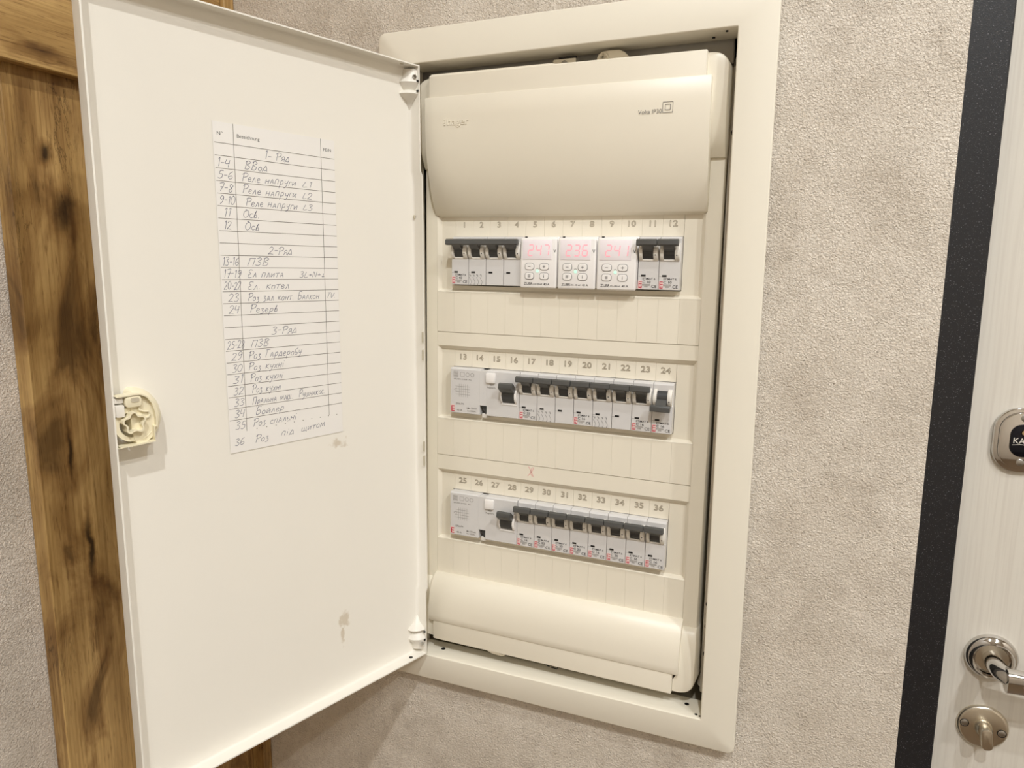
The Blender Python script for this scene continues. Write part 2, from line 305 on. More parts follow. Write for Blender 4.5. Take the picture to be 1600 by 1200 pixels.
def text(bm, s, x, z, hgt, y, width=None, align='l', rot=0, thick=0.0, bold=0.012):
    """letters of cap height hgt on the plane y (read from -y); width squeezes to a given length"""
    v, f, e = text_geo(s, bold)
    if not v: return
    x0 = min(p[0] for p in v); x1 = max(p[0] for p in v); sc = hgt / 0.72; sx = sc if width is None else width / (x1 - x0)
    w = (x1 - x0) * sx; ox = -w / 2 if align == 'c' else (-w if align == 'r' else 0); c, sn = math.cos(rot), math.sin(rot)
    vs = []
    for p in v:
        a = (p[0] - x0) * sx + ox; b = p[1] * sc; vs.append(bm.verts.new((x + a * c - b * sn, y, z + a * sn + b * c)))
    fs = []
    for q in f:
        try: fs.append(bm.faces.new([vs[i] for i in q]))
        except ValueError: pass
    if thick:
        r = bmesh.ops.extrude_face_region(bm, geom=fs)
        for el in r['geom']:
            if isinstance(el, bmesh.types.BMVert): el.co.y -= thick
def text_outline(bm, s, x, z, hgt, y, w, align='c', kx=1.2):
    """the same letters drawn as a thin outline"""
    v, f, e = text_geo(s, 0.0)
    x0 = min(p[0] for p in v); x1 = max(p[0] for p in v); sc = hgt / 0.72; sx = sc * kx; ox = -(x1 - x0) * sx / 2 if align == 'c' else 0
    from collections import Counter
    cnt = Counter(); key = lambda i: (round(v[i][0], 5), round(v[i][1], 5))
    for q in f:
        for i in range(len(q)):
            a, b = key(q[i]), key(q[(i + 1) % len(q)]); cnt[(a, b) if a < b else (b, a)] += 1
    for (a, b), n in cnt.items():
        if n == 1:
            strip2d(bm, [((a[0] - x0) * sx + ox, a[1] * sc), ((b[0] - x0) * sx + ox, b[1] * sc)], w, lambda p, q: (x + p, y, z + q))
def finish(name, bm, m, parent=None, smooth=False, autos=True):
    me = bpy.data.meshes.new(name); bm.to_mesh(me); bm.free()
    me.materials.append(M[m] if isinstance(m, str) else m)
    if smooth:
        for p in me.polygons: p.use_smooth = True
        if autos:
            try: me.set_sharp_from_angle(angle=math.radians(38))
            except Exception: pass
    o = bpy.data.objects.new(name, me); COL.objects.link(o)
    if parent: o.parent = parent
    return o
def part(name, bm, m, parent, label=None, smooth=True):
    o = finish(name, bm, m, parent, smooth)
    if label: o['label'] = label
    return o
def tag(o, label, cat, group=None):
    o['label'] = label; o['category'] = cat
    if group: o['group'] = group
    return o
def struct(name, bm, m, smooth=False):
    o = finish(name, bm, m, None, smooth); o['kind'] = 'structure'; return o
def thing(name, label, cat, loc=(0, 0, 0), rot=(0, 0, 0), group=None):
    o = bpy.data.objects.new(name, None); o.empty_display_size = 0.02; COL.objects.link(o)
    o.location = loc; o.rotation_euler = rot; return tag(o, label, cat, group)
def copy_mesh(src, name, parent, loc):
    o = bpy.data.objects.new(name, src.data); COL.objects.link(o); o.parent = parent; o.location = loc; return o

# ------------------------------------------------------------------ the hall
WALL = 0.0126                       # face of the wall that carries the panel
XL, XC = -0.370, 0.293             # left wall face, outer corner beside the entrance
YD = 0.285                         # plane of the entrance door leaf
YB = -2.45; XR = 1.75
bm = new()                         # wall with the hole for the sunk box
hx0, hx1, hz0, hz1 = -0.152, 0.160, -0.320, 0.267
for a in ((XL - 0.1, hx0, FLOOR, CEIL), (hx1, XC, FLOOR, CEIL), (hx0, hx1, FLOOR, hz0), (hx0, hx1, hz1, CEIL)):
    box(bm, a[0], a[1], WALL, 0.40, a[2], a[3])
bmesh.ops.remove_doubles(bm, verts=bm.verts, dist=1e-6)
struct('wall_back', bm, 'wall')
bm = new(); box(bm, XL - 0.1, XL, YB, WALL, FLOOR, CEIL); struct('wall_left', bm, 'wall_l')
bm = new(); box(bm, XR, XR + 0.1, YB, 0.5, FLOOR, CEIL); struct('wall_right', bm, 'wall')
bm = new(); box(bm, XL - 0.1, XR + 0.1, YB - 0.1, YB, FLOOR, CEIL); struct('wall_front', bm, 'wall')
bm = new(); box(bm, 1.285, XR, 0.262, 0.40, FLOOR, CEIL); box(bm, XC, 1.285, 0.262, 0.40, 0.72, CEIL); struct('wall_entrance', bm, 'wall')
bm = new(); box(bm, XL - 0.1, XR + 0.1, YB - 0.1, 0.5, FLOOR - 0.1, FLOOR); struct('floor', bm, 'floor')
bm = new(); box(bm, XL - 0.1, XR + 0.1, YB - 0.1, 0.5, CEIL, CEIL + 0.1); struct('ceiling', bm, 'ceil')
# entrance door: black steel surround, white leaf
bm = new(); box(bm, XC, 0.3675, 0.262, 0.40, FLOOR, 0.65, 0.0015); box(bm, 1.21, 1.285, 0.262, 0.40, FLOOR, 0.65, 0.0015); box(bm, XC, 1.285, 0.262, 0.40, 0.65, 0.72, 0.0015)
struct('trim_1', bm, 'blackm')
bm = new(); box(bm, 0.3705, 1.207, YD, 0.345, FLOOR + 0.004, 0.647, 0.0012); leaf = struct('door_1', bm, 'leaf')
leaf['label'] = 'white wood-grain entrance door with chrome fittings'
RX = 0.4155
# lever handle on a round rose
hz = -0.338
bm = new(); lathe(bm, [(0.0, -0.004), (0.0170, -0.004), (0.0172, -0.0105), (0.0188, -0.0112), (0.0205, -0.0085), (0.0222, -0.0075), (0.0240, -0.0062), (0.0250, -0.0035), (0.0252, 0.0)], 56, (RX, YD, hz))
rose = part('handle_rose', bm, 'chrome', leaf, 'round chrome rose of the lever')
bm = new(); lathe(bm, [(0.0, -0.0065), (0.0155, -0.0065), (0.0160, -0.004)], 48, (RX, YD, hz)); part('rose_disc', bm, 'satin', rose, 'pale brass disc inside the rose')
bm = new()
neck = [(RX, YD - 0.006, hz), (RX + 0.0005, YD - 0.022, hz), (RX + 0.003, YD - 0.034, hz - 0.0005), (RX + 0.010, YD - 0.043, hz - 0.001), (RX + 0.022, YD - 0.048, hz - 0.0015)]
tube(bm, neck, [0.0095, 0.0093, 0.0092, 0.009, 0.0085], 20)
prev = None                        # flattened bar running right
secs = [(RX + 0.004, 0.0120, 0.0092, 0), (RX + 0.022, 0.0115, 0.0080, 0), (RX + 0.06, 0.0105, 0.0062, -0.001), (RX + 0.10, 0.0090, 0.0058, -0.0025), (RX + 0.125, 0.0085, 0.0055, -0.004), (RX + 0.131, 0.006, 0.004, -0.0045)]
rings = []
for x, hh, hw, dz in secs:
    rr = []
    for k in range(20):
        a = 2 * math.pi * k / 20; c, s = math.cos(a), math.sin(a)
        rr.append(bm.verts.new((x, YD - 0.047 + hw * math.copysign(abs(c) ** 0.55, c), hz - 0.001 + dz + hh * math.copysign(abs(s) ** 0.55, s))))
    rings.append(rr)
for A, B in zip(rings, rings[1:]):
    for k in range(20): bm.faces.new((A[k], A[(k + 1) % 20], B[(k + 1) % 20], B[k]))
bm.faces.new(rings[0][::-1]); bm.faces.new(rings[-1]); bmesh.ops.recalc_face_normals(bm, faces=bm.faces)
part('door_handle', bm, 'chrome', leaf, 'chrome lever running to the right')
# thumb turn
tz = -0.4215
bm = new(); lathe(bm, [(0.0, -0.0045), (0.0215, -0.0045), (0.0238, -0.0035), (0.0250, -0.0015), (0.0251, 0.0)], 56, (RX, YD, tz)); tr = part('turn_plate', bm, 'satin', leaf, 'round satin plate of the thumb turn')
bm = new(); lathe(bm, [(0.0, -0.014), (0.0062, -0.014), (0.0085, -0.010), (0.0088, -0.004)], 32, (RX, YD, tz + 0.001))
pr = rrect(RX - 0.0054, RX + 0.0054, tz - 0.0140, tz + 0.0098, 0.0046, 6); prism(bm, pr, 'y', YD - 0.0245, YD - 0.010, 0.0012)
bmesh.ops.rotate(bm, verts=bm.verts, cent=(RX, YD, tz), matrix=Matrix.Rotation(math.radians(-7), 3, 'Y')); part('turn_knob', bm, 'satin', tr, 'flat thumb knob')
def cross_screw(bm, c, r):
    lathe(bm, [(0.0, -0.0006), (r * 0.75, -0.0006), (r, -0.0001), (r, 0.0012)], 20, c)
def cross_slot(bm, c, r, ang=0.3):
    for a in (ang, ang + math.pi / 2):
        q = [(c[0] + math.cos(a) * t * r * 0.62 - math.sin(a) * s * r * 0.14, c[2] + math.sin(a) * t * r * 0.62 + math.cos(a) * s * r * 0.14) for t, s in ((-1, -1), (1, -1), (1, 1), (-1, 1))]
        prism(bm, q, 'y', c[1] - 0.0009, c[1] - 0.0002)
for sx, sz in ((-0.0178, 0.0022), (0.0178, -0.0022)):
    c = (RX + sx, YD - 0.0046, tz + sz)
    bm = new(); cross_screw(bm, c, 0.0038); s_ = part('screw', bm, 'steel', tr)
    bm = new(); lathe(bm, [(0.0038, -0.0001), (0.0045, -0.0003), (0.0045, 0.0004)], 20, c); part('screw_rim', bm, 'lockface', tr)
# lock escutcheon
lx, lz = 0.4185, -0.0957
bm = new(); prism(bm, rrect(lx - 0.0255, lx + 0.0255, lz - 0.034, lz + 0.034, 0.0235, 10), 'y', YD, YD - 0.0055, 0.0018); esc = part('lock_escutcheon', bm, 'chrome', leaf, 'rounded chrome lock plate')
bm = new(); prism(bm, rrect(lx - 0.0215, lx + 0.0215, lz - 0.0298, lz + 0.0298, 0.020, 10), 'y', YD - 0.005, YD - 0.0085, 0.0016); part('lock_plate', bm, 'chrome', esc)
bm = new(); prism(bm, rrect(lx - 0.0118, lx + 0.0118, lz - 0.0165, lz + 0.0175, 0.0112, 10), 'y', YD - 0.0078, YD - 0.0108, 0.0008); part('key_cover', bm, 'lockface', esc, 'dark sliding key cover')
bm = new(); lathe(bm, [(0.0, -0.001), (0.0012, -0.001), (0.0014, -0.0022), (0.0026, -0.0022), (0.0030, -0.001), (0.0030, 0.001)], 24, (lx - 0.0002, YD - 0.0108, lz + 0.0095)); part('eyelet', bm, 'brass', esc)
bm = new(); text(bm, 'KALE', lx - 0.0090, lz - 0.0022, 0.0060, YD - 0.0111, width=0.0180); part('lettering', bm, 'foam', esc, 'silver lettering KALE', smooth=False)
bm = new(); strip2d(bm, [(lx - 0.0098, lz - 0.0042), (lx - 0.002, lz - 0.0031), (lx + 0.0098, lz - 0.0042)], 0.0006, lambda a, b: (a, YD - 0.0111, b)); part('lettering_line', bm, 'foam', esc, smooth=False)
for sz in (0.0238, -0.0225):
    c = (lx - 0.0005, YD - 0.0088, lz + sz); bm = new(); cross_screw(bm, c, 0.0036); part('screw', bm, 'steel', esc)

# oak boards on the left wall
DX = -0.354
def board(name, dims, m, label, cat='wood board'):
    bm = new(); box(bm, *dims, 0.0008, 1); return tag(finish(name, bm, m), label, cat)
board('wood_board', (XL + 0.0004, DX, -0.2125, -0.0015, FLOOR, 1.0), 'woodz', 'wide upright golden oak board on the left wall behind the open panel door')
board('wood_board', (XL + 0.0004, DX + 0.0155, -0.0012, WALL - 0.0004, FLOOR, 1.0), 'woodz', 'narrow upright golden oak strip in the corner beside the panel frame')
board('wood_beam', (DX, DX + 0.011, -1.2, -0.0018, 0.2214, 0.44), 'woody', 'horizontal golden oak board across the top left corner', 'wood board')

# ------------------------------------------------------------------ distribution board
RO = 0.0095                        # the inner cover sits slightly turned in its frame
panel = thing('distribution_board', 'cream flush-mounted distribution board with its door swung open', 'electrical panel', (0, WALL, -0.3324))
PB = Vector((0, WALL, -0.3324))
def pj(bm):                        # world -> panel local
    bmesh.ops.translate(bm, verts=bm.verts, vec=-PB)
FX0, FX1, FZ0, FZ1 = -0.1673, 0.1718, -0.3345, 0.2812
IX0, IX1, IZ0, IZ1 = -0.1365, 0.1429, -0.3067, 0.2516
bm = new()
ring(bm, rrect(FX0, FX1, FZ0, FZ1, 0.0065, 7), rrect(IX0, IX1, IZ0, IZ1, 0.0008, 7), 0.0, 0.0077, 0.0012, yo=0.0030)
ring(bm, rrect(FX0 + 0.012, FX1 - 0.012, FZ0 + 0.012, FZ1 - 0.012, 0.002, 7), rrect(IX0 - 0.002, IX1 + 0.002, IZ0 - 0.002, IZ1 + 0.002, 0.0008, 7), 0.0076, WALL - 0.0002)
pj(bm); frame = part('frame', bm, 'paint', panel)
bm = new()                          # the four folded returns
D = 0.0285; t = 0.0011
box(bm, IX0, IX1, 0.0077, D, IZ1, IZ1 + t); box(bm, IX0, IX1, 0.0077, D, IZ0 - t, IZ0)
box(bm, IX1, IX1 + t, 0.0077, D, IZ0, IZ1); box(bm, IX0 - t, IX0, 0.0077, D, IZ0, IZ1)
pj(bm); part('frame_return', bm, 'paint', frame, smooth=False)
for (x, y, z, rx) in ((0.1385, 0.006, IZ0, 0.0013), (0.1288, 0.018, IZ0, 0.0020), (0.1345, 0.007, IZ1, 0.0010), (0.1235, 0.019, IZ1, 0.0012), (-0.114, 0.0165, IZ0, 0.0022), (0.1418, 0.0045, IZ0, 0.0009)):
    bm = new(); lathe(bm, [(0.0, 0.0), (rx, 0.0), (rx, 0.0008), (0.0, 0.0008)], 16, (x, y, z - (0.0008 if z < 0 else 0) + (0.0002 if z < 0 else -0.0010)), 'z'); pj(bm); part('punched_hole', bm, 'black', frame, smooth=False)
bm = new()                          # sunk box
bx0, bx1, bz0, bz1, by = -0.150, 0.158, -0.318, 0.265, 0.105
for a in ((bx0, bx0 + t, 0.010, by, bz0, bz1), (bx1 - t, bx1, 0.010, by, bz0, bz1), (bx0, bx1, 0.010, by, bz0, bz0 + t), (bx0, bx1, 0.010, by, bz1 - t, bz1), (bx0, bx1, by - t, by, bz0, bz1)): box(bm, *a)
pj(bm); sunk = part('sunk_box', bm, 'box', panel, smooth=False)
# things seen in the gap on the right: grey strip with round holes, wire rings, grey plugs
bm = new(); box(bm, 0.1378, 0.1560, 0.030, 0.033, -0.300, 0.232, 0.001, 1); box(bm, -0.145, 0.1375, 0.038, 0.041, 0.236, 0.262, 0.001, 1); pj(bm); ms = part('mounting_strip', bm, 'foam', sunk)  # strip widened and top plate added to lighten the dark gaps
for z in (0.182, -0.215, -0.236, -0.262):
    bm = new(); lathe(bm, [(0.0, 0.0), (0.0033, 0.0), (0.0033, 0.0006)], 18, (0.1425, 0.0296, z)); pj(bm); part('round_hole', bm, 'black', sunk, smooth=False)
for (z, x) in ((0.163, 0.1455), (-0.205, 0.1462)):
    bm = new(); tube(bm, [(x + 0.0038 * math.cos(a), 0.030, z + 0.0050 * math.sin(a)) for a in [2 * math.pi * k / 24 for k in range(25)]], 0.0006, 6); pj(bm); part('wire_ring', bm, 'hinge', sunk)
bm = new(); lathe(bm, [(0.0, -0.010), (0.006, -0.009), (0.0085, -0.005), (0.009, 0.0), (0.009, 0.02)], 24, (0.1455, 0.046, 0.236)); pj(bm); part('grey_plug', bm, 'foam', sunk)
bm = new(); tube(bm, [(0.1405, 0.040, -0.298), (0.1435, 0.040, -0.285), (0.1475, 0.042, -0.268), (0.149, 0.045, -0.245)], [0.0062, 0.0066, 0.0060, 0.005], 16); pj(bm); part('grey_plug', bm, 'foam', sunk)

# inner cover; its meshes are modelled in its own square axes and turned by RO
cover = bpy.data.objects.new('cover', None); COL.objects.link(cover); cover.parent = panel; cover.location = -PB; cover.rotation_euler = (0, RO, 0)
YN, YS = 0.0297, 0.0258            # number fields / raised strips
HW = 0.1226
ZT = (0.1028, -0.0191, -0.1418); HC = 0.0450
FIELD = ((0.1190, 0.0523), (-0.0015, -0.0702), (-0.1240, -0.1934))      # recessed fields: top, bottom
XF = 0.1215
def flange_y(z):
    pts = [(-0.30, 0.0125), (-0.272, 0.0125), (-0.258, 0.0140), (-0.240, 0.0195), (-0.2362, 0.0245), (-0.2360, 0.0256), (0.1638, 0.0256), (0.1640, 0.0235), (0.176, 0.0165), (0.195, 0.0125), (0.215, 0.0108), (0.25, 0.0105)]
    for (a, b), (c, d) in zip(pts, pts[1:]):
        if a <= z <= c: return b + (d - b) * (z - a) / (c - a)
    return 0.0125
bm = new()
ztop, zbot, rc = 0.2395, -0.2925, 0.011
for sgn in (1, -1):                # side flanges with their long skirts
    zs = [zbot + rc * (1 - math.cos(math.radians(90 * i / 8))) for i in range(9)] + [-0.275, -0.265, -0.255, -0.248, -0.24, -0.2362, -0.2360, -0.23, -0.1, 0.0, 0.1, 0.1636, 0.1640, 0.168, 0.172, 0.178, 0.185, 0.195, 0.205, 0.215, 0.2215, 0.2230] + [ztop - rc + rc * math.sin(math.radians(90 * i / 8)) for i in range(9)]
    rows = []
    for z in zs:
        d = 0
        if z > ztop - rc: d = rc - math.sqrt(max(0, rc * rc - (z - ztop + rc) ** 2))
        if z < zbot + rc: d = rc - math.sqrt(max(0, rc * rc - (zbot + rc - z) ** 2))
        fl = 0.0022 * min(1, max(0, (-0.225 - z) / 0.03)); xo = 0.1350 + fl - d; yf = flange_y(z)
        xi = 0.1188 if (z > 0.2225 or z < -0.2752) else 0.1227
        rows.append([bm.verts.new((sgn * x, y, z)) for x, y in ((xi, yf + 0.012), (xi, yf), (xo - 0.0022, yf), (xo - 0.0006, yf + 0.0007), (xo, yf + 0.0022), (xo + 0.0034 - 0.3 * d, 0.052))])
    fs = []
    for A, B in zip(rows, rows[1:]):
        for k in range(5): fs.append(bm.faces.new((A[k], A[k + 1], B[k + 1], B[k])))
    bmesh.ops.recalc_face_normals(bm, faces=fs)
    if sum(f.normal.y for f in fs) > 0: bmesh.ops.reverse_faces(bm, faces=fs)
box(bm, -0.126, 0.126, 0.014, 0.052, ztop - 0.0015, ztop); box(bm, -0.126, 0.126, 0.014, 0.052, zbot, zbot + 0.0015)
shell = part('cover_shell', bm, 'plastic', cover)
bm = new()                          # field bottoms, ledges, steps, side slopes
for zt, (f1, f0) in zip(ZT, FIELD):
    z1, z0 = zt, zt - HC
    box(bm, -XF, -0.1070, YN, YN + 0.0016, f0 - 0.002, f1 + 0.003); box(bm, 0.1052, XF, YN, YN + 0.0016, f0 - 0.002, f1 + 0.003)
    box(bm, -0.1070, 0.1052, YN, YN + 0.0016, f0 - 0.002, z0)
    # ledge under the field, rising to the strip
    prism(bm, [(YN + 0.001, f0 + 0.0022), (YN - 0.0004, f0 + 0.0020), (YS + 0.0006, f0 + 0.0004), (YS, f0 - 0.0004), (YS, f0 - 0.0008), (YN + 0.001, f0 - 0.0008)], 'x', -HW, HW)
    for sgn in (1, -1):             # slanted cheeks
        prism(bm, [(sgn * (XF - 0.0025), YN + 0.0004), (sgn * (XF + 0.0008), YS), (sgn * 0.1226, YS), (sgn * 0.1226, YN + 0.002), (sgn * (XF - 0.0025), YN + 0.002)], 'z', f0 - 0.0005, f1 + 0.002)
for f1, l1 in ((FIELD[1][0], 0.0137), (FIELD[2][0], -0.1072)):
    # flat band over a field with a slanted lower edge
    prism(bm, [(YS, l1 - 0.0004), (YS, f1 + 0.0022), (YS + 0.0004, f1 + 0.0018), (YN - 0.0005, f1 - 0.0012), (YN + 0.002, f1 - 0.0012), (YN + 0.002, l1 - 0.0004)], 'x', -HW, HW)
bmesh.ops.recalc_face_normals(bm, faces=bm.faces)
part('cover_field', bm, 'plastic', cover, smooth=False)
# number tabs above every cut-out
edges = [-0.1050 + 0.0175 * i for i in range(13)]
for r, (zt, (f1, f0)) in enumerate(zip(ZT, FIELD)):
    bm = new(); box(bm, 0.00005, 0.0175 - 0.00005, 0, 0.0016, 0, (f1 + 0.003) - zt, 0.00010, 1); first = None
    for i in range(12):
        if first is None:
            first = part('number_tab', bm, 'plastic', cover, smooth=False); first.location = (edges[i], YN, zt); o = first
        else: o = copy_mesh(first, 'number_tab', cover, (edges[i], YN, zt))
        b2 = new(); s = str(12 * r + i + 1)
        if r == 0: text_outline(b2, s, edges[i] + 0.0088, zt + 0.0084, 0.0050, YN - 0.00015, 0.00042)
        else:
            text_outline(b2, s, edges[i] + 0.0085, zt + 0.0070, 0.0052, YN - 0.00016, 0.00056)
        part('numeral', b2, 'emboss', cover, smooth=False)
    bm = new(); box(bm, -0.1070, -0.1050, YN, YN + 0.0016, zt, f1 + 0.003); part('number_tab_end', bm, 'plastic', cover, smooth=False)
# blanking plates (scored strip under every row)
for z1, z0 in ((FIELD[0][1] - 0.0008, 0.0137), (FIELD[1][1] - 0.0008, -0.1072), (FIELD[2][1] - 0.0008, -0.2330)):
    ex = [-HW] + edges + [HW]; src = None
    for i in range(14):
        w = ex[i + 1] - ex[i]
        if 0 < i < 13 and src is not None: copy_mesh(src, 'blanking_plate', cover, (ex[i], YS, z0)); continue
        bm = new(); box(bm, 0.00004, w - 0.00004, 0, 0.0016, 0.0001, z1 - z0 - 0.0001, 0.00010, 1)
        o = part('blanking_plate', bm, 'plastic', cover, smooth=False); o.location = (ex[i], YS, z0)
        if 0 < i < 13: src = o
bm = new(); box(bm, -HW, HW, YS + 0.0016, YS + 0.003, -0.234, -0.194); box(bm, -HW, HW, YS + 0.0016, YS + 0.003, -0.108, -0.071); box(bm, -HW, HW, YS + 0.0016, YS + 0.003, 0.013, 0.0515)
part('strip_backing', bm, 'plastic', cover, smooth=False)
# bulged top and bottom panels
prof = [(0.0040, 0.2218), (0.0036, 0.2212), (0.0036, 0.205), (0.0040, 0.194), (0.0050, 0.182), (0.0068, 0.170), (0.0094, 0.158), (0.0130, 0.146), (0.0174, 0.135), (0.0238, 0.1232), (0.0246, 0.1222), (0.0254, 0.1216), (0.0296, 0.1204), (0.0330, 0.1200), (0.0330, 0.2218)]
bm = new(); prism(bm, prof, 'x', -0.1236, 0.1236, 0.0009); part('top_panel', bm, 'plastic', cover, 'bulged blank panel above the first row')
bm = new(); prism(bm, rrect(-0.1196, 0.1192, 0.205, 0.2405, 0.0012, 3), 'y', 0.0046, 0.03, 0.0010)
prism(bm, [(-0.118, 0.2400), (0.0, 0.2400), (-0.006, 0.2414), (-0.118, 0.2414)], 'y', 0.0056, 0.02)
part('top_strip', bm, 'plastic', cover)
prof = [(0.0254, -0.2296), (0.0220, -0.2302), (0.0180, -0.2330), (0.0140, -0.2385), (0.0112, -0.2450), (0.0094, -0.2520), (0.0084, -0.2600), (0.0080, -0.2680), (0.0080, -0.2738), (0.0086, -0.2748), (0.0330, -0.2748), (0.0330, -0.2296)]
bm = new(); prism(bm, prof, 'x', -0.1236, 0.1236, 0.0009); part('bottom_panel', bm, 'plastic', cover, 'bulged blank panel below the last row')
bm = new(); prism(bm, rrect(-0.1190, 0.1186, -0.2942, -0.268, 0.0012, 3), 'y', 0.0090, 0.03, 0.0010); part('bottom_strip', bm, 'plastic', cover)
# raised maker's name, printed type and double-square mark
bm = new(); text(bm, 'hager', -0.1005, 0.1976, 0.0058, 0.0037, width=0.0205, thick=0.0005, bold=0.0)
for k, (dx, dz) in enumerate(((0, 0.0046), (0, 0.0025), (0, 0.0004))): box(bm, -0.1040 + dx, -0.1028 + dx, 0.0031, 0.0040, 0.1972 + dz, 0.1972 + dz + 0.0011)
part('raised_name', bm, 'logo_emboss', cover, 'raised cream lettering hager', smooth=False)
bm = new(); text(bm, 'Volta IP30', 0.0683, 0.1962, 0.0032, 0.00345, width=0.0186, bold=0.0)
for a in (0.0039, 0.0020):
    q = [(0.0915 - a, 0.2003 - a), (0.0915 + a, 0.2003 - a), (0.0915 + a, 0.2003 + a), (0.0915 - a, 0.2003 + a), (0.0915 - a, 0.2003 - a)]
    for p0, p1 in zip(q, q[1:]): strip2d(bm, [p0, p1], 0.0004, lambda u, v: (u, 0.00345, v))
part('printed_type', bm, 'inkgrey', cover, 'printed type and double square mark', smooth=False)
bm = new()                          # pink felt-pen cross
T = lambda u, v: (u, YS - 0.0001, v)
for pts in ([(-0.0262, -0.1085), (-0.0235, -0.1130), (-0.0212, -0.1180)], [(-0.0210, -0.1090), (-0.0228, -0.1130), (-0.0268, -0.1178)], [(-0.0225, -0.1088), (-0.0240, -0.1135), (-0.0226, -0.1176)]): strip2d(bm, smooth_poly(pts), 0.0005, T)
part('felt_pen_cross', bm, 'marker', cover, 'pink hand-drawn cross', smooth=False)
# fixings above the cover
bm = new(); prism(bm, rrect(-0.0085, 0.0115, 0.2385, 0.2470, 0.0012, 3), 'y', 0.0165, 0.0185, 0.0005); br = part('bracket', bm, 'paint', cover)
bm = new(); cross_screw(bm, (0.0015, 0.0165, 0.2432), 0.0026); part('bracket_screw', bm, 'steel', cover)
bm = new(); box(bm, -0.0035, 0.0115, 0.0162, 0.018, 0.2474, 0.2486); part('bracket_slot', bm, 'black', cover, smooth=False)
tabp = [(0.0300, 0.2380), (0.0298, 0.2440), (0.0310, 0.2472), (0.0340, 0.2490), (0.0400, 0.2496), (0.0490, 0.2492), (0.0530, 0.2470), (0.0575, 0.2425), (0.0590, 0.2380)]
bm = new(); prism(bm, tabp, 'y', 0.0145, 0.0175, 0.0006); part('fixing_tab', bm, 'plastic', cover)
bm = new(); lathe(bm, [(0.0, -0.0012), (0.0038, -0.0012), (0.0044, -0.0004), (0.0044, 0.001)], 28, (0.0354, 0.0145, 0.2442)); sc = part('fixing_screw', bm, 'plastic', cover)
bm = new(); cross_slot(bm, (0.0354, 0.0134, 0.2442), 0.0046, 0.0); part('screw_slot', bm, 'box', cover, smooth=False)
tabp = [(-0.066, -0.2920), (-0.0615, -0.2965), (-0.056, -0.2985), (-0.0455, -0.2990), (-0.0425, -0.2975), (-0.0415, -0.2920)]
bm = new(); prism(bm, tabp, 'y', 0.0130, 0.0165, 0.0006); part('fixing_tab', bm, 'plastic', cover)
bm = new(); box(bm, -0.0475, -0.0440, 0.0122, 0.0128, -0.2962, -0.2935); part('tab_slot', bm, 'box', cover, smooth=False)
bm = new(); tube(bm, [(0.0010, 0.016, -0.2965), (0.0008, 0.016, -0.2990), (0.0030, 0.016, -0.2995)], 0.0005, 6); tube(bm, [(0.0040, 0.016, -0.2998), (0.0105, 0.016, -0.3002), (0.0112, 0.016, -0.2985)], 0.0005, 6); part('wire_clip', bm, 'black', cover)

# ------------------------------------------------------------------ panel door (own axes: x from the hinge to the free edge, y = away from the room side of the open door, z up)
ANG = math.radians(-108.33)
HP = Vector((-0.1222, -0.003, 0.0))
pdoor = bpy.data.objects.new('door', None); COL.objects.link(pdoor); pdoor.parent = panel
# x' = dd, y' = -dn, z' = z  (right-handed: dd x (-dn) = z * -(dd x dn))
dd = Vector((math.cos(ANG), math.sin(ANG), 0)); dn = Vector((-math.sin(ANG), math.cos(ANG), 0))
pdoor.location = HP - PB; pdoor.rotation_euler = (0, 0, ANG)     # local x = dd, local y = dn (towards the viewer)
DWD, DZ0, DZ1, DT = 0.269, -0.3035, 0.2488, 0.012
bm = new()
hj = [(0.0, DZ0), (0.0, -0.2385), (-0.0022, -0.2345), (-0.0022, 0.1560), (0.0, 0.1600), (0.0, DZ1)]
outline = hj + [(DWD, DZ1), (DWD, DZ0)]
tt = 0.0011
inner = [(x + tt, z) for x, z in hj]; inner[0] = (inner[0][0], DZ0 + tt); inner[-1] = (inner[-1][0], DZ1 - tt); inner += [(DWD - tt, DZ1 - tt), (DWD - tt, DZ0 + tt)]
V = lambda pts, y: [bm.verts.new((p[0], y, p[1])) for p in pts]
of, ob_, jf, jb = V(outline, 0.0), V(outline, -DT - tt), V(inner, 0.0), V(inner, -DT)
n = len(outline); fs = []; pocket_e = []
for k in range(n):
    j = (k + 1) % n
    fs += [bm.faces.new((of[k], of[j], jf[j], jf[k])), bm.faces.new((of[k], ob_[k], ob_[j], of[j])), bm.faces.new((jf[k], jf[j], jb[j], jb[k]))]
fs += [bm.faces.new(jb), bm.faces.new(ob_[::-1])]
bmesh.ops.recalc_face_normals(bm, faces=fs)
es = [e for e in bm.edges if all(v in jb for v in e.verts)]
bmesh.ops.bevel(bm, geom=es, offset=0.0026, offset_type='OFFSET', segments=4, profile=0.5, affect='EDGES', clamp_overlap=True)
es = [e for e in bm.edges if len(e.link_faces) == 2 and all(abs(v.co.y + DT + tt) < 1e-7 for v in e.verts)]
bmesh.ops.bevel(bm, geom=es, offset=0.0018, offset_type='OFFSET', segments=3, profile=0.5, affect='EDGES', clamp_overlap=True)
part('door_pan', bm, 'door_paint', pdoor)
for (s, z, r) in ((0.0165, DZ0 + tt, 0.0019), (0.0158, DZ1 - tt, 0.0016)):
    bm = new(); lathe(bm, [(0.0, 0.0), (r, 0.0), (r, 0.0006), (0.0, 0.0006)], 16, (s, -0.005, z + (-0.0002 if z > 0 else -0.0004)), 'z'); part('punched_hole', bm, 'box' if z > 0 else 'black', pdoor, smooth=False)
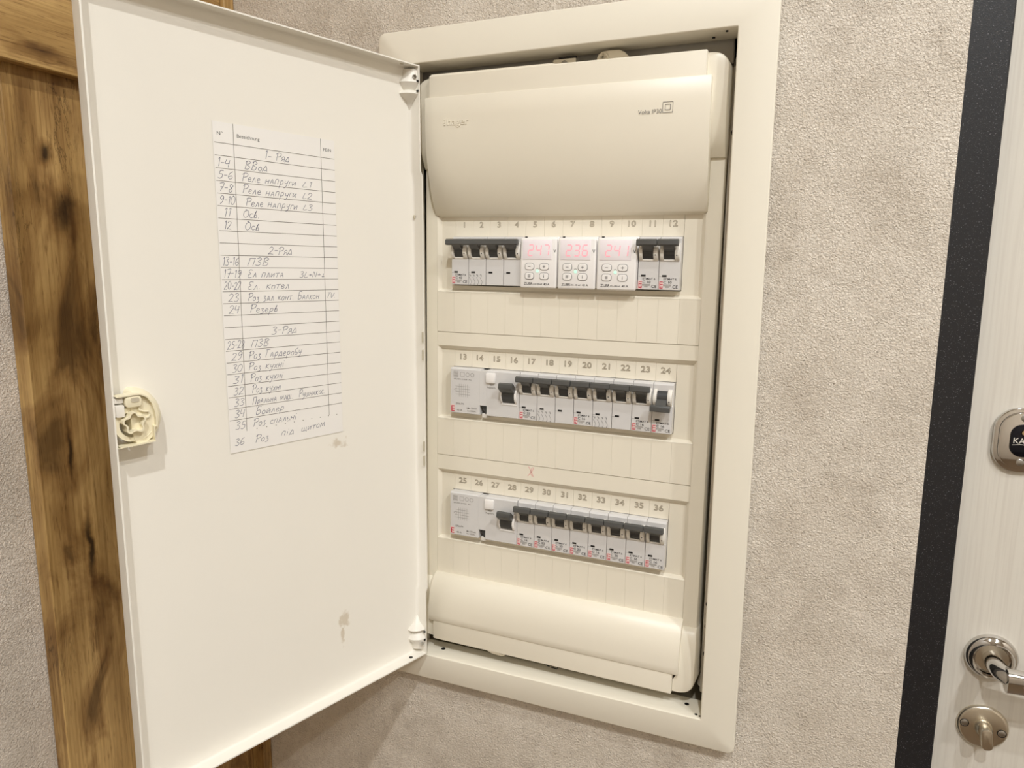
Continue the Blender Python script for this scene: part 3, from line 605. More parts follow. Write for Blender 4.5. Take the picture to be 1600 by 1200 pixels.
for zc, sg in ((0.2335, 1), (-0.2860, -1)):      # plastic hinges in the corners
    bm = new()
    secs = [(-0.021, 0.0012, 0.0006), (-0.014, 0.0040, 0.0030), (-0.0105, 0.0085, 0.0065), (-0.0085, 0.0100, 0.0078), (-0.0065, 0.0085, 0.0066), (-0.0050, 0.0060, 0.0048), (-0.002, 0.0080, 0.0066), (0.001, 0.0098, 0.0080), (0.003, 0.0092, 0.0078), (0.006, 0.0066, 0.0072), (0.012, 0.0060, 0.0066), (0.0128, 0.0050, 0.0055)]
    rr = []
    for dz, rx, ry in secs:
        rr.append([bm.verts.new((0.0012 + 1.22 * rx * math.sin(math.radians(a)), -DT - 0.0002 + min(0.0118, ry * math.cos(math.radians(a)) * 1.45), zc + sg * dz)) for a in [0 + 90 * k / 8 for k in range(9)]])
    for A, B in zip(rr, rr[1:]):
        for k in range(8): bm.faces.new((A[k], A[k + 1], B[k + 1], B[k]))
    bm.faces.new(rr[-1] + [bm.verts.new((0.0012, -DT - 0.0002, zc + sg * 0.0128))])
    bmesh.ops.recalc_face_normals(bm, faces=bm.faces); hg = part('hinge', bm, 'hinge', pdoor, 'white plastic hinge')
    bm = new(); lathe(bm, [(0.0, 0.0006), (0.0016, 0.0006), (0.0018, -0.001)], 16, (0.0050, -0.0008, zc + sg * 0.0052)); part('hinge_pin', bm, 'steel', pdoor)
    bm = new(); box(bm, 0.0012, 0.0030, -0.0016, 0.0002, zc + sg * 0.0012, zc + sg * 0.0030, 0.0003); part('hinge_slot', bm, 'black', pdoor)
    bm = new(); box(bm, 0.0012, 0.0028, -0.0018, 0.0, zc - sg * 0.0068, zc - sg * 0.0054, 0.0003); part('hinge_slot', bm, 'black', pdoor)
for z in (0.1205, -0.005, 0.0115, -0.092, -0.106):           # small marks and slots along the hinge side
    bm = new(); prism(bm, rrect(-0.0008, 0.0008, z - (0.0016 if z > 0.1 else 0.005), z + (0.0016 if z > 0.1 else 0.005), 0.0007, 4), 'y', -0.0008 if z < 0.1 else -DT + 0.0022, 0.0002 if z < 0.1 else -DT + 0.0032)
    part('edge_slot', bm, 'box', pdoor, smooth=False)
# turn lock seen from behind
lk = bpy.data.objects.new('lock', None); COL.objects.link(lk); lk.parent = pdoor; lk.location = (0, 0, 0); lk['label'] = 'ivory plastic back of the turn lock'
bm = new(); lc = (0.2545, -0.0262)
def skirt(rx, rz, y): return [bm.verts.new((lc[0] + (rx * math.cos(a) if math.cos(a) < 0 else 0.3 * rx * math.cos(a)), y, lc[1] + rz * math.sin(a))) for a in [2 * math.pi * k / 48 for k in range(48)]]
R_ = [skirt(0.0195, 0.0205, -DT), skirt(0.0188, 0.0200, -DT + 0.003), skirt(0.0172, 0.0190, -DT + 0.007), skirt(0.0150, 0.0176, -DT + 0.0105), skirt(0.0138, 0.0168, -DT + 0.012)]
for A, B in zip(R_, R_[1:]):
    for k in range(48): bm.faces.new((A[k], A[(k + 1) % 48], B[(k + 1) % 48], B[k]))
bm.faces.new(R_[-1]); bmesh.ops.recalc_face_normals(bm, faces=bm.faces); part('lock_housing', bm, 'ivory', lk)
def rim(pts, y0, y1, th, name, closed=True):   # open outlines leave the last side out
    b = new(); n = len(pts); c = Vector((sum(p[0] for p in pts) / n, sum(p[1] for p in pts) / n)); inn = []
    for i, p in enumerate(pts):
        d = c - Vector(p); inn.append(tuple(Vector(p) + d.normalized() * th))
    V0 = [[b.verts.new((p[0], y, p[1])) for p in L] for L in (pts, inn) for y in (y0, y1)]
    for i in range(n if closed else n - 1):
        j = (i + 1) % n
        for A, B in ((V0[0], V0[1]), (V0[1], V0[3]), (V0[3], V0[2])): b.faces.new((A[i], A[j], B[j], B[i]))
    bmesh.ops.recalc_face_normals(b, faces=b.faces); return part(name, b, 'ivory', lk, smooth=False)
y0 = -DT + 0.010
rp = [(0.2682, -0.0090), (0.2610, -0.0088), (0.2570, -0.0084), (0.2525, -0.0086), (0.2485, -0.0108), (0.2455, -0.0150), (0.2435, -0.0210), (0.2428, -0.0270), (0.2432, -0.0320), (0.2448, -0.0322), (0.2452, -0.0400), (0.2450, -0.0422), (0.2530, -0.0428), (0.2580, -0.0430), (0.2682, -0.0432)]
rim(rp, y0 - 0.004, 0.0032, 0.0010, 'lock_rim', False)
star = []
for k in range(80):
    a = 2 * math.pi * k / 80; r = 0.0066 * (1 + 0.15 * math.copysign(abs(math.cos(5 * a)) ** 0.6, math.cos(5 * a))); star.append((0.2580 + r * math.cos(a + 0.25), -0.0274 + r * math.sin(a + 0.25)))
rim(star, y0 - 0.002, 0.0046, 0.0011, 'lock_star_socket')
arc = [(0.2580 + 0.0108 * math.cos(a), -0.0290 + 0.0115 * math.sin(a)) for a in [2 * math.pi * k / 40 for k in range(40)]]
rim(arc, y0 - 0.002, -0.0004, 0.0030, 'lock_collar')
bm = new(); prism(bm, rrect(0.2520, 0.2622, -0.0172, -0.0100, 0.0022, 5), 'y', y0 - 0.002, 0.0030, 0.0006); part('lock_clip', bm, 'ivory', lk)
bm = new(); prism(bm, rrect(0.2536, 0.2590, -0.0138, -0.0108, 0.0014, 5), 'y', 0.0028, 0.0034); part('clip_slot', bm, 'box', lk, smooth=False)
bm = new(); prism(bm, rrect(0.2628, 0.2680, -0.0230, -0.0150, 0.0008, 3), 'y', y0 - 0.002, 0.0024, 0.0004); prism(bm, rrect(0.2628, 0.2680, -0.0140, -0.0105, 0.0006, 3), 'y', y0 - 0.002, 0.0010, 0.0004); part('lock_bolt', bm, 'hinge', lk)
bm = new(); tube(bm, [(0.2545, -0.0005, -0.0105), (0.2528, 0.0008, -0.0150), (0.2535, 0.0008, -0.0195), (0.2505, 0.0008, -0.0212), (0.2478, 0.0008, -0.0215), (0.2468, 0.0008, -0.0235), (0.2480, 0.0008, -0.0255), (0.2510, 0.0008, -0.0258)], 0.0008, 8); tube(bm, [(0.2520, 0.0, -0.0400), (0.2490, 0.0, -0.0385), (0.2460, 0.0, -0.0355)], 0.0004, 6); part('lock_spring', bm, 'ivory', lk)

# ------------------------------------------------------------------ circuit list on the door
PY = -DT + 0.0004
paper = bpy.data.objects.new('circuit_list', None); COL.objects.link(paper)
paper.location = HP + dd * 0.1345 + dn * PY + Vector((0, 0, -0.0651)); paper.rotation_euler = (0, 0, ANG)
tag(paper, 'white ruled paper list of circuits in handwriting, stuck inside the panel door', 'paper list')
def pT(dy): return lambda u, v: (0.1345 - u if False else (u - 0.1345), dy, v + 0.0651)
# local x of the list = along the door from the hinge, so writing runs towards -x: u_text -> s = 0.1855 - u
def PT(dy): return lambda u, v: (0.1855 - u - 0.1345, dy, v + 0.0651)
bm = new()
nx, nz = 8, 18; grid = []
for i in range(nx + 1):
    colv = []
    for k in range(nz + 1):
        u = 0.102 * i / nx; v = -0.0651 + 0.2406 * k / nz; colv.append(bm.verts.new(PT(0.0)(u, v)))
    grid.append(colv)
fs = [bm.faces.new((grid[i][k], grid[i + 1][k], grid[i + 1][k + 1], grid[i][k + 1])) for i in range(nx) for k in range(nz)]
r = bmesh.ops.extrude_face_region(bm, geom=fs)
for el in r['geom']:
    if isinstance(el, bmesh.types.BMVert): el.co.y += 0.00012
bmesh.ops.recalc_face_normals(bm, faces=bm.faces); part('sheet', bm, 'paper', paper, smooth=False)
T = PT(0.00018)
RH = 0.2012 / 23; Z1 = 0.1612
bm = new()
for k in range(24): strip2d(bm, [(0.0008, Z1 - RH * k), (0.1018, Z1 - RH * k)], 0.00034, T)
strip2d(bm, [(0.0155, 0.1755), (0.0140, -0.0498)], 0.00034, T); strip2d(bm, [(0.0892, 0.1755), (0.0886, -0.0485)], 0.00034, T)
for k in range(10): strip2d(bm, [(0.022 + 0.0082 * k, -0.0492), (0.0228 + 0.0082 * k, -0.0492)], 0.0006, T)
part('ruled_lines', bm, 'rule', paper, smooth=False)
def flat_text(bm, s, u, v, h, width, T):
    vv, ff, _ = text_geo(s, 0.0); x0 = min(p[0] for p in vv); x1 = max(p[0] for p in vv); sx = width / (x1 - x0); vs = [bm.verts.new(T(u + (p[0] - x0) * sx, v + p[1] * h / 0.72)) for p in vv]
    for q in ff:
        try: bm.faces.new([vs[i] for i in q][::-1])
        except ValueError: pass
bm = new(); flat_text(bm, 'N°', 0.0032, 0.1664, 0.0026, 0.0042, T); flat_text(bm, 'Bezeichnung', 0.0182, 0.1664, 0.0026, 0.0178, T); flat_text(bm, 'PE/N', 0.0916, 0.1664, 0.0024, 0.0072, T)
part('printed_heading', bm, 'ink', paper, smooth=False)
# pen strokes: each glyph = advance, strokes on a unit-cap grid
G = {
 '0': (.62, [[(.3,1),(.08,.75),(.05,.3),(.22,0),(.45,.2),(.52,.7),(.34,1),(.24,.98)]]), '1': (.34, [[(.1,.82),(.22,1),(.2,.5),(.19,0)]]),
 '2': (.6, [[(.06,.78),(.25,1),(.46,.84),(.36,.5),(.04,.04),(.2,.06),(.52,.02)]]), '3': (.56, [[(.08,.92),(.3,1),(.44,.82),(.2,.56),(.46,.36),(.32,.04),(.04,.08)]]),
 '4': (.58, [[(.14,1),(.04,.46),(.46,.48)],[(.44,.9),(.36,-.02)]]), '5': (.56, [[(.5,1),(.2,.98),(.14,.58),(.4,.56),(.42,.2),(.2,0),(.03,.1)]]),
 '6': (.58, [[(.44,1),(.16,.72),(.06,.26),(.24,0),(.46,.2),(.36,.46),(.1,.32)]]), '7': (.54, [[(.06,.96),(.5,1),(.22,0)],[(.16,.5),(.46,.54)]]),
 '8': (.58, [[(.44,.86),(.24,1),(.14,.78),(.4,.36),(.28,0),(.08,.18),(.3,.52),(.46,.84)]]), '9': (.56, [[(.46,.72),(.22,.54),(.1,.78),(.28,1),(.48,.86),(.4,.3),(.14,0)]]),
 '-': (.42, [[(.04,.46),(.36,.48)]]), '.': (.26, [[(.06,.02),(.1,.05)]]), '+': (.5, [[(.04,.4),(.42,.42)],[(.23,.62),(.22,.2)]]), ' ': (.42, []),
 'Р': (.56, [[(.1,0),(.16,1)],[(.02,.82),(.2,1.02),(.5,.96),(.48,.64),(.16,.46)]]), 'В': (.6, [[(.08,0),(.16,1)],[(.06,.9),(.3,1.04),(.48,.84),(.18,.54),(.46,.36),(.36,.04),(.06,.02)]]),
 'О': (.62, [[(.34,1),(.08,.74),(.06,.26),(.26,0),(.5,.28),(.5,.76),(.3,1.02),(.14,1.02)]]), 'П': (.62, [[(.04,0),(.14,.96)],[(.08,.96),(.56,.98)],[(.52,.98),(.44,0)]]),
 'З': (.52, [[(.08,.92),(.3,1),(.42,.8),(.18,.54),(.42,.34),(.28,.02),(.02,.08)]]), 'Е': (.54, [[(.46,.96),(.2,1),(.12,.76),(.3,.54),(.08,.34),(.14,.04),(.44,.08)]]),
 'Б': (.58, [[(.5,1),(.16,.98),(.08,.02)],[(.12,.54),(.4,.54),(.42,.16),(.08,.0)]]), 'Г': (.52, [[(.08,0),(.18,1)],[(.06,.96),(.5,1)]]),
 'L': (.52, [[(.2,.92),(.06,.04),(.44,.08)]]), 'N': (.6, [[(.04,0),(.12,.9),(.4,.06),(.5,.94)]]), 'T': (.5, [[(.02,.92),(.48,.96)],[(.26,.94),(.14,0)]]), 'V': (.5, [[(.04,.9),(.16,0),(.48,.92)]]),
 'а': (.5, [[(.06,0),(.24,.58),(.38,0)],[(.12,.22),(.34,.22)]]), 'я': (.46, [[(.36,0),(.34,.58),(.12,.5),(.14,.3),(.34,.28)],[(.2,.28),(.04,0)]]), 'д': (.5, [[(.24,.6),(.06,.1),(.38,.1),(.3,.62),(.2,.6)],[(.04,.12),(.0,-.12)],[(.4,.12),(.42,-.06)]]),
 'о': (.44, [[(.22,.52),(.06,.34),(.1,.04),(.3,.06),(.34,.4),(.2,.54)]]), 'е': (.42, [[(.08,.26),(.32,.34),(.22,.54),(.06,.32),(.14,.02),(.36,.1)]]), 'л': (.46, [[(.02,.02),(.1,.06),(.24,.56),(.36,0)]]),
 'н': (.5, [[(.06,0),(.12,.54)],[(.1,.28),(.36,.32)],[(.42,.56),(.34,0)]]), 'п': (.5, [[(.04,0),(.12,.52),(.38,.54),(.32,0)]]), 'р': (.48, [[(.02,-.4),(.14,.54)],[(.12,.46),(.32,.56),(.36,.2),(.1,.06)]]),
 'у': (.46, [[(.1,.54),(.12,.2),(.34,.24)],[(.42,.56),(.24,-.22),(.04,-.38)]]), 'г': (.38, [[(.06,0),(.14,.52),(.36,.54)]]), 'и': (.5, [[(.1,.54),(.06,.04),(.34,.5)],[(.4,.54),(.34,.02)]]),
 'с': (.4, [[(.32,.5),(.12,.48),(.04,.18),(.18,0),(.34,.08)]]), 'в': (.44, [[(.06,.02),(.24,.9),(.12,.5),(.08,.08),(.3,.06),(.3,.36),(.12,.36)]]), 'т': (.46, [[(.02,.52),(.42,.56)],[(.24,.54),(.16,0)]]),
 'к': (.46, [[(.06,0),(.12,.56)],[(.38,.56),(.12,.26),(.38,0)]]), 'з': (.4, [[(.06,.5),(.26,.54),(.16,.28),(.3,.14),(.2,-.14),(.02,-.16)]]), 'б': (.44, [[(.36,.94),(.1,.7),(.06,.12),(.26,0),(.34,.3),(.1,.36)]]),
 'х': (.46, [[(.08,.54),(.36,0)],[(.4,.56),(.04,0)]]), 'і': (.28, [[(.1,.5),(.08,.0)],[(.14,.76),(.17,.82)]]), 'ш': (.62, [[(.08,.54),(.06,.02),(.28,.04),(.3,.52)],[(.28,.04),(.48,.04),(.52,.54)]]),
 'й': (.5, [[(.1,.54),(.06,.04),(.34,.5)],[(.4,.54),(.34,.02)],[(.16,.72),(.26,.66),(.38,.76)]]), 'м': (.58, [[(.02,0),(.14,.56),(.26,.12),(.46,.58),(.48,0)]]), 'ь': (.4, [[(.1,.56),(.06,.02),(.28,.04),(.28,.26),(.08,.28)]]),
 'щ': (.66, [[(.08,.54),(.06,.02),(.28,.04),(.3,.52)],[(.28,.04),(.48,.04),(.52,.54)],[(.48,.04),(.58,.02),(.56,-.2)]]), 'ї': (.34, [[(.1,.5),(.08,.0)],[(.04,.74),(.07,.8)],[(.22,.78),(.25,.84)]]),
 '⏚': (.5, [[(.24,.7),(.22,.2)],[(.06,.22),(.4,.24)],[(.12,.1),(.34,.12)]])}
def pen(bm, s, u, v, cap, width=None, slope=0.0, seed=0):
    rnd = random.Random(seed); adv = sum(G[c][0] for c in s); kx = cap if width is None else width / adv; x = 0
    for c in s:
        w, strokes = G[c]; jy = rnd.uniform(-.05, .05); js = rnd.uniform(.94, 1.08)
        for st in strokes:
            pts = [((x + px + (0.16 * py)) * kx, (py * js + jy) * cap) for px, py in st]
            strip2d(bm, [(u + a, v + b + a * slope) for a, b in smooth_poly(pts, 4)], 0.00034, T)
        x += w
ROWS = [('', '1- Ряд', .0390, .0215), ('1-4', 'ВВод', .0225, .0190), ('5-6', 'Реле напруги|L1', .0200, .0455), ('7-8', 'Реле напруги|L2', .0200, .0455), ('9-10', 'Реле напруги|L3', .0220, .0440), ('11', 'Осв.', .0195, .0140), ('12', 'Осв', .0205, .0120), ('', '', 0, 0),
 ('', '2-Ряд', .0385, .0210), ('13-16', 'ПЗВ', .0210, .0180), ('17-19', 'Ел плита|3L+N+⏚', .0205, .0310), ('20-22', 'Ел. котел', .0200, .0360), ('23', 'Роз зал конт. Балкон|TV.', .0200, .0630), ('24', 'Резерв', .0210, .0240), ('', '', 0, 0), ('', '3-Ряд', .0380, .0230),
 ('25-28', 'ПЗВ', .0205, .0155), ('29', 'Роз Гардеробу', .0180, .0465), ('30', 'Роз кухні', .0175, .0310), ('31', 'Роз кухні', .0185, .0285), ('32', 'Роз кухні', .0195, .0255), ('33', 'Пральна маш.  Рушникос.', .0195, .0660), ('34', 'Бойлер', .0215, .0250), ('35', 'Роз спальні', .0190, .0385)]
NUMW = {'1-4': .0100, '5-6': .0118, '7-8': .0115, '9-10': .0125, '11': .0060, '12': .0058, '13-16': .0128, '17-19': .0140, '20-22': .0135, '25-28': .0140}
for k, (num, txt, u, w) in enumerate(ROWS):
    if not num and not txt: continue
    v = Z1 - RH * (k + 1) + 0.0014; b = new(); cap = 0.0058
    if num:
        nu = 0.0018 if len(num) > 3 else (0.0018 if '-' in num else 0.0045); pen(b, num, nu, v, cap, NUMW.get(num, .0085), 0.0, k * 7 + 1)
    bits = txt.split('|'); pen(b, bits[0], u, v, cap, w, 0.004, k * 7 + 2)
    if len(bits) > 1:
        if bits[1].startswith('L'): pen(b, bits[1], .0705, v, cap * 0.8, .0090, 0, k + 50)
        elif bits[1].startswith('3'): pen(b, bits[1], .0650, v, cap * 0.8, .0240, 0, k + 50)
        else: pen(b, bits[1], .0900, v + .0006, cap * 0.8, .0090, 0, k + 50)
    part('handwriting', b, 'pen', paper, smooth=False)
b = new(); v = -0.0598; pen(b, '36', .0035, v, .0056, .0080, 0, 91); pen(b, 'Роз', .0200, v - .0003, .0056, .0120, 0, 92); pen(b, 'під', .0425, v + .0008, .0056, .0120, 0.02, 93); pen(b, 'щитом', .0610, v + .0015, .0058, .0230, 0.03, 94); part('handwriting', b, 'pen', paper, smooth=False)

# ------------------------------------------------------------------ modular devices
MOD = 0.0175; HB = 0.0436; YF = 0.0208
CR, SR = math.cos(RO), math.sin(RO)
def ins(x, y, z): return (CR * x + SR * z, y, -SR * x + CR * z)
def device(name, label, cat, row, slot, group=None):
    return thing(name, label, cat, ins(-0.105 + MOD * slot, YF, ZT[row] - 0.0004 - HB), (0, RO, 0), group)
def pole_body(bm, x):
    prism(bm, [(0.026, 0.0), (0.0004, 0.0), (0.0, 0.0004), (0.0, 0.0238), (0.0010, 0.0244), (0.0012, 0.0420), (0.0030, 0.0436), (0.026, 0.0436)], 'x', x + 0.00018, x + MOD - 0.00018, 0.00025, 1)
def pole_cheeks(bm, x):
    zc, yc = 0.0308, 0.0042
    for a, b, r in ((0.0008, 0.0038, 0.0083), (0.0128, 0.0166, 0.0083)):
        pts = [(yc - r * math.cos(t), zc + r * math.sin(t)) for t in [math.radians(-80 + 160 * k / 16) for k in range(17)]]
        prism(bm, [(yc + 0.001, pts[0][1])] + pts + [(yc + 0.001, pts[-1][1])], 'x', x + a, x + b, 0.0005, 2)
    box(bm, x + 0.0036, x + 0.0130, -0.0008, 0.003, 0.0238, 0.0252, 0.0003, 1)
def pole_rotor(bm, x):
    zc, yc, r = 0.0308, 0.0042, 0.0070
    pts = [(yc - r * math.cos(t), zc + r * math.sin(t)) for t in [math.radians(-78 + 156 * k / 16) for k in range(17)]]
    prism(bm, [(yc + 0.002, pts[0][1])] + pts + [(yc + 0.002, pts[-1][1])], 'x', x + 0.0039, x + 0.0127)
def lever(bm, x0, x1, necks, up=True):
    zc = 0.0308; f = 1 if up else -1
    P = lambda y, z: (y, zc + f * z)
    bar = [P(-0.0098, 0.0052), P(-0.0106, 0.0062), P(-0.0104, 0.0096), P(-0.0088, 0.0106), P(-0.0062, 0.0102), P(-0.0052, 0.0068), P(-0.0060, 0.0050)]
    prism(bm, bar, 'x', x0, x1, 0.0004, 2)
    for nx in necks:
        prism(bm, [P(-0.0020, 0.0005), P(-0.0036, 0.0010), P(-0.0092, 0.0056), P(-0.0056, 0.0095), P(-0.0010, 0.0060)], 'x', nx + 0.0039, nx + 0.0127, 0.0003, 1)
def slot_mark(bm, x): box(bm, x + 0.0028, x + 0.0066, -0.00012, 0.0004, 0.0108, 0.0124)
def label_print(bm, x, rating):
    text(bm, 'ETIMAT 6', x + 0.0042, 0.0083, 0.0017, -0.00012, width=0.0106)
    text(bm, rating, x + 0.0042, 0.0054, 0.0021, -0.00012, width=0.0068)
    text(bm, 'CE', x + 0.0118, 0.0016, 0.0025, -0.00012, width=0.0043)
def label_small(bm, x):
    for z in (0.0045, 0.0040, 0.0034): strip2d(bm, [(x + 0.0042, z), (x + 0.0104, z)], 0.00022, lambda u, v: (u, -0.00012, v))
    strip2d(bm, [(x + 0.0042, 0.0034), (x + 0.0042, 0.0047)], 0.0002, lambda u, v: (u, -0.00012, v)); strip2d(bm, [(x + 0.0104, 0.0034), (x + 0.0104, 0.0047)], 0.0002, lambda u, v: (u, -0.00012, v))
    text(bm, '6000', x + 0.0058, 0.0020, 0.0011, -0.00012, width=0.003)
def logo(bm, x): text(bm, 'ETI', x + 0.0037, 0.0013, 0.0028, -0.00016, width=0.0056, rot=math.pi / 2)
def contacts(bm, x, n=4):
    for k in range(n):
        a = x + 0.0022 + 0.0036 * k; Tq = lambda u, v: (u, -0.00012, v)
        strip2d(bm, [(a, 0.0098), (a, 0.0076)], 0.00022, Tq); strip2d(bm, [(a - 0.0014, 0.0072), (a + 0.0008, 0.0036), (a + 0.0008, 0.0014)], 0.00022, Tq); strip2d(bm, [(a - 0.0006, 0.0089), (a + 0.0006, 0.0083)], 0.00022, Tq)
        text(bm, str(2 * k + 1), a - 0.0014, 0.0088, 0.0011, -0.00012); text(bm, str(2 * k + 2), a - 0.0002, 0.0004, 0.0010, -0.00012)
def screw_dots(bm, x):
    for z, r in ((0.0348, 0.0005), (0.0286, 0.0006)): lathe(bm, [(0, -0.0002), (r, -0.0002), (r, 0.0004)], 10, (x + 0.0146, -0.0037 if z < .033 else -0.0024, z))
def breaker(row, slot, poles, rating, label, group, up=True, wide=False):
    t = device('circuit_breaker', label, 'circuit breaker', row, slot, group)
    for k in range(poles):
        x = MOD * k
        b = new(); pole_body(b, x); body = part('breaker_body', b, 'grey', t)
        b = new(); pole_cheeks(b, x); part('toggle_cheeks', b, 'greyl', t)
        b = new(); pole_rotor(b, x); part('toggle_drum', b, 'darker', t, 'charcoal toggle drum')
        b = new(); slot_mark(b, x); part('indicator_slot', b, 'black', t, smooth=False)
        b = new(); screw_dots(b, x); part('rivet_dots', b, 'dark', t, smooth=False)
        b = new(); strip2d(b, [(x + 0.0002, 0.0112), (x + 0.0026, 0.0112)], 0.00018, lambda u, v: (u, -0.0001, v)); part('seam_line', b, 'inkgrey', t, smooth=False)
        if not wide: b = new(); lever(b, x - 0.0004, x + MOD - 0.0010, [x], up); part('toggle', b, 'dark', t, 'dark grey toggle, switched ' + ('up' if up else 'down'))
        if k == 0:
            b = new(); label_print(b, x, rating); part('printed_rating', b, 'ink', t, smooth=False)
            b = new(); label_small(b, x); part('printed_small_type', b, 'inkgrey', t, smooth=False)
            b = new(); box(b, x + 0.0003, x + 0.0040, -0.00010, 0.0002, 0.0008, 0.0074); lg = part('logo_ground', b, 'pink', t, smooth=False)
            b = new(); logo(b, x); part('logo', b, 'red', t, 'red upright maker logo', smooth=False)
        elif k == 1: b = new(); contacts(b, x, 4 if poles > 3 else 4); part('contact_diagram', b, 'ink', t, smooth=False)
    if wide: b = new(); lever(b, -0.0014, MOD * poles - 0.0010, [MOD * k for k in range(poles)], up); part('toggle', b, 'dark', t, 'long dark grey toggle bar across all poles')
    return t
def rcd(row, label, group):
    t = device('residual_current_device', label, 'circuit breaker', row, 0, group); Wd = 4 * MOD
    b = new(); prism(b, [(0.026, 0.0), (0.0006, 0.0), (0.0, 0.0006), (0.0, 0.0424), (0.0012, 0.0436), (0.026, 0.0436)], 'x', -0.0008, 0.0300, 0.0003, 1)
    prism(b, [(0.026, 0.0), (0.0006, 0.0), (0.0, 0.0006), (0.0, 0.0424), (0.0012, 0.0436), (0.026, 0.0436)], 'x', 0.0370, Wd - 0.0003, 0.0003, 1)
    box(b, 0.0298, 0.0372, 0.0, 0.026, 0.0095, 0.0424); body = part('device_body', b, 'grey', t, smooth=False)
    b = new(); prism(b, [(0.0300, 0.0095), (0.0370, 0.0095), (0.0370, 0.0010), (0.0345, 0.0010)], 'y', 0.0030, 0.004); part('notch', b, 'darker', t, 'dark slanting notch', smooth=False)
    b = new(); box(b, 0.0310, 0.0366, 0.0028, 0.0086, -0.0030, 0.0014, 0.0006, 1); part('rail_clip', b, 'greyl', t)
    b = new(); box(b, 0.0368, 0.0462, -0.0022, 0.001, 0.0318, 0.0412, 0.0009, 2); part('test_button', b, 'white', t, 'square white test button')
    # toggle
    zc, yc, r = 0.0215, 0.0050, 0.0088
    pts = [(yc - r * math.cos(a), zc + r * math.sin(a)) for a in [math.radians(-72 + 144 * k / 16) for k in range(17)]]
    b = new(); prism(b, [(yc, pts[0][1])] + pts + [(yc, pts[-1][1])], 'x', 0.0540, 0.0660); part('toggle_drum', b, 'darker', t)
    b = new()
    for a0, a1 in ((0.0526, 0.0538), (0.0662, 0.0684)):
        p2 = [(yc - 0.0094 * math.cos(a), zc + 0.0094 * math.sin(a)) for a in [math.radians(-72 + 144 * k / 16) for k in range(17)]]
        prism(b, [(yc, p2[0][1])] + p2 + [(yc, p2[-1][1])], 'x', a0, a1, 0.0004, 1)
    box(b, 0.0526, 0.0684, -0.0006, 0.001, 0.0124, 0.0136); part('toggle_cheeks', b, 'white', t)
    b = new(); prism(b, [(-0.0030, zc + 0.0020), (-0.0102, zc + 0.0068), (-0.0112, zc + 0.0085), (-0.0106, zc + 0.0120), (-0.0080, zc + 0.0128), (-0.0050, zc + 0.0108), (-0.0010, zc + 0.0072)], 'x', 0.0530, 0.0668, 0.0006, 2); part('toggle', b, 'dark', t, 'dark grey toggle, switched up')
    b = new(); Tq = lambda u, v: (u, -0.00012, v)
    for k in range(5): strip2d(b, [(0.0085 + 0.0022 * k, 0.0285), (0.0085 + 0.0022 * k, 0.0160)], 0.0002, Tq)
    for k in range(4): strip2d(b, [(0.0045, 0.0262 - 0.0026 * k), (0.0196, 0.0262 - 0.0026 * k)], 0.0002, Tq)
    strip2d(b, [(0.0030, 0.0230), (0.0060, 0.0245), (0.0062, 0.0215), (0.0030, 0.0230)], 0.0002, Tq)
    q = [(0.0026, 0.0352), (0.0072, 0.0352), (0.0072, 0.0404), (0.0026, 0.0404), (0.0026, 0.0352)]
    for p0, p1 in zip(q, q[1:]): strip2d(b, [p0, p1], 0.0002, Tq)
    for k in range(4): strip2d(b, [(0.0030, 0.0362 + 0.0011 * k), (0.0068, 0.0362 + 0.0011 * k)], 0.0004, Tq)
    q = [(0.0098, 0.0358), (0.0138, 0.0358), (0.0138, 0.0398), (0.0098, 0.0398), (0.0098, 0.0358)]
    for p0, p1 in zip(q, q[1:]): strip2d(b, [p0, p1], 0.0002, Tq)
    for cx in (0.0172, 0.0222): strip2d(b, [(cx + 0.0018 * math.cos(a), 0.0378 + 0.0018 * math.sin(a)) for a in [2 * math.pi * k / 14 for k in range(15)]], 0.0003, Tq)
    text(b, 'IEC/EN 61008  AC', 0.0030, 0.0325, 0.0012, -0.00012, width=0.0185)
    text(b, 'EFI6-P4', 0.0052, 0.0086, 0.0018, -0.00012, width=0.0082); text(b, '40 A', 0.0062, 0.0024, 0.0018, -0.00012, width=0.0055)
    text(b, 'IΔn 30mA', 0.0168, 0.0050, 0.0017, -0.00012, width=0.0105); text(b, 'Im 500A', 0.0172, 0.0024, 0.0015, -0.00012, width=0.0090)
    text(b, 'TEST', 0.0398, 0.0292, 0.0012, -0.00012, width=0.0042); text(b, 'Regularly', 0.0376, 0.0268, 0.0014, -0.00012, width=0.0088)
    part('printed_type', b, 'inkgrey', t, smooth=False)
    b = new(); box(b, -0.0006, 0.0036, -0.0001, 0.0002, 0.0014, 0.0080); part('logo_ground', b, 'pink', t, smooth=False)
    b = new(); text(b, 'E', 0.0002, 0.0017, 0.0056, -0.00016, width=0.0034); part('logo', b, 'red', t, 'red maker letter', smooth=False)
    return t
SEG = {'0': 'abcdef', '1': 'bc', '2': 'abged', '3': 'abgcd', '4': 'fgbc', '5': 'afgcd', '6': 'afgedc', '7': 'abc', '8': 'abcdefg', '9': 'abcdfg'}
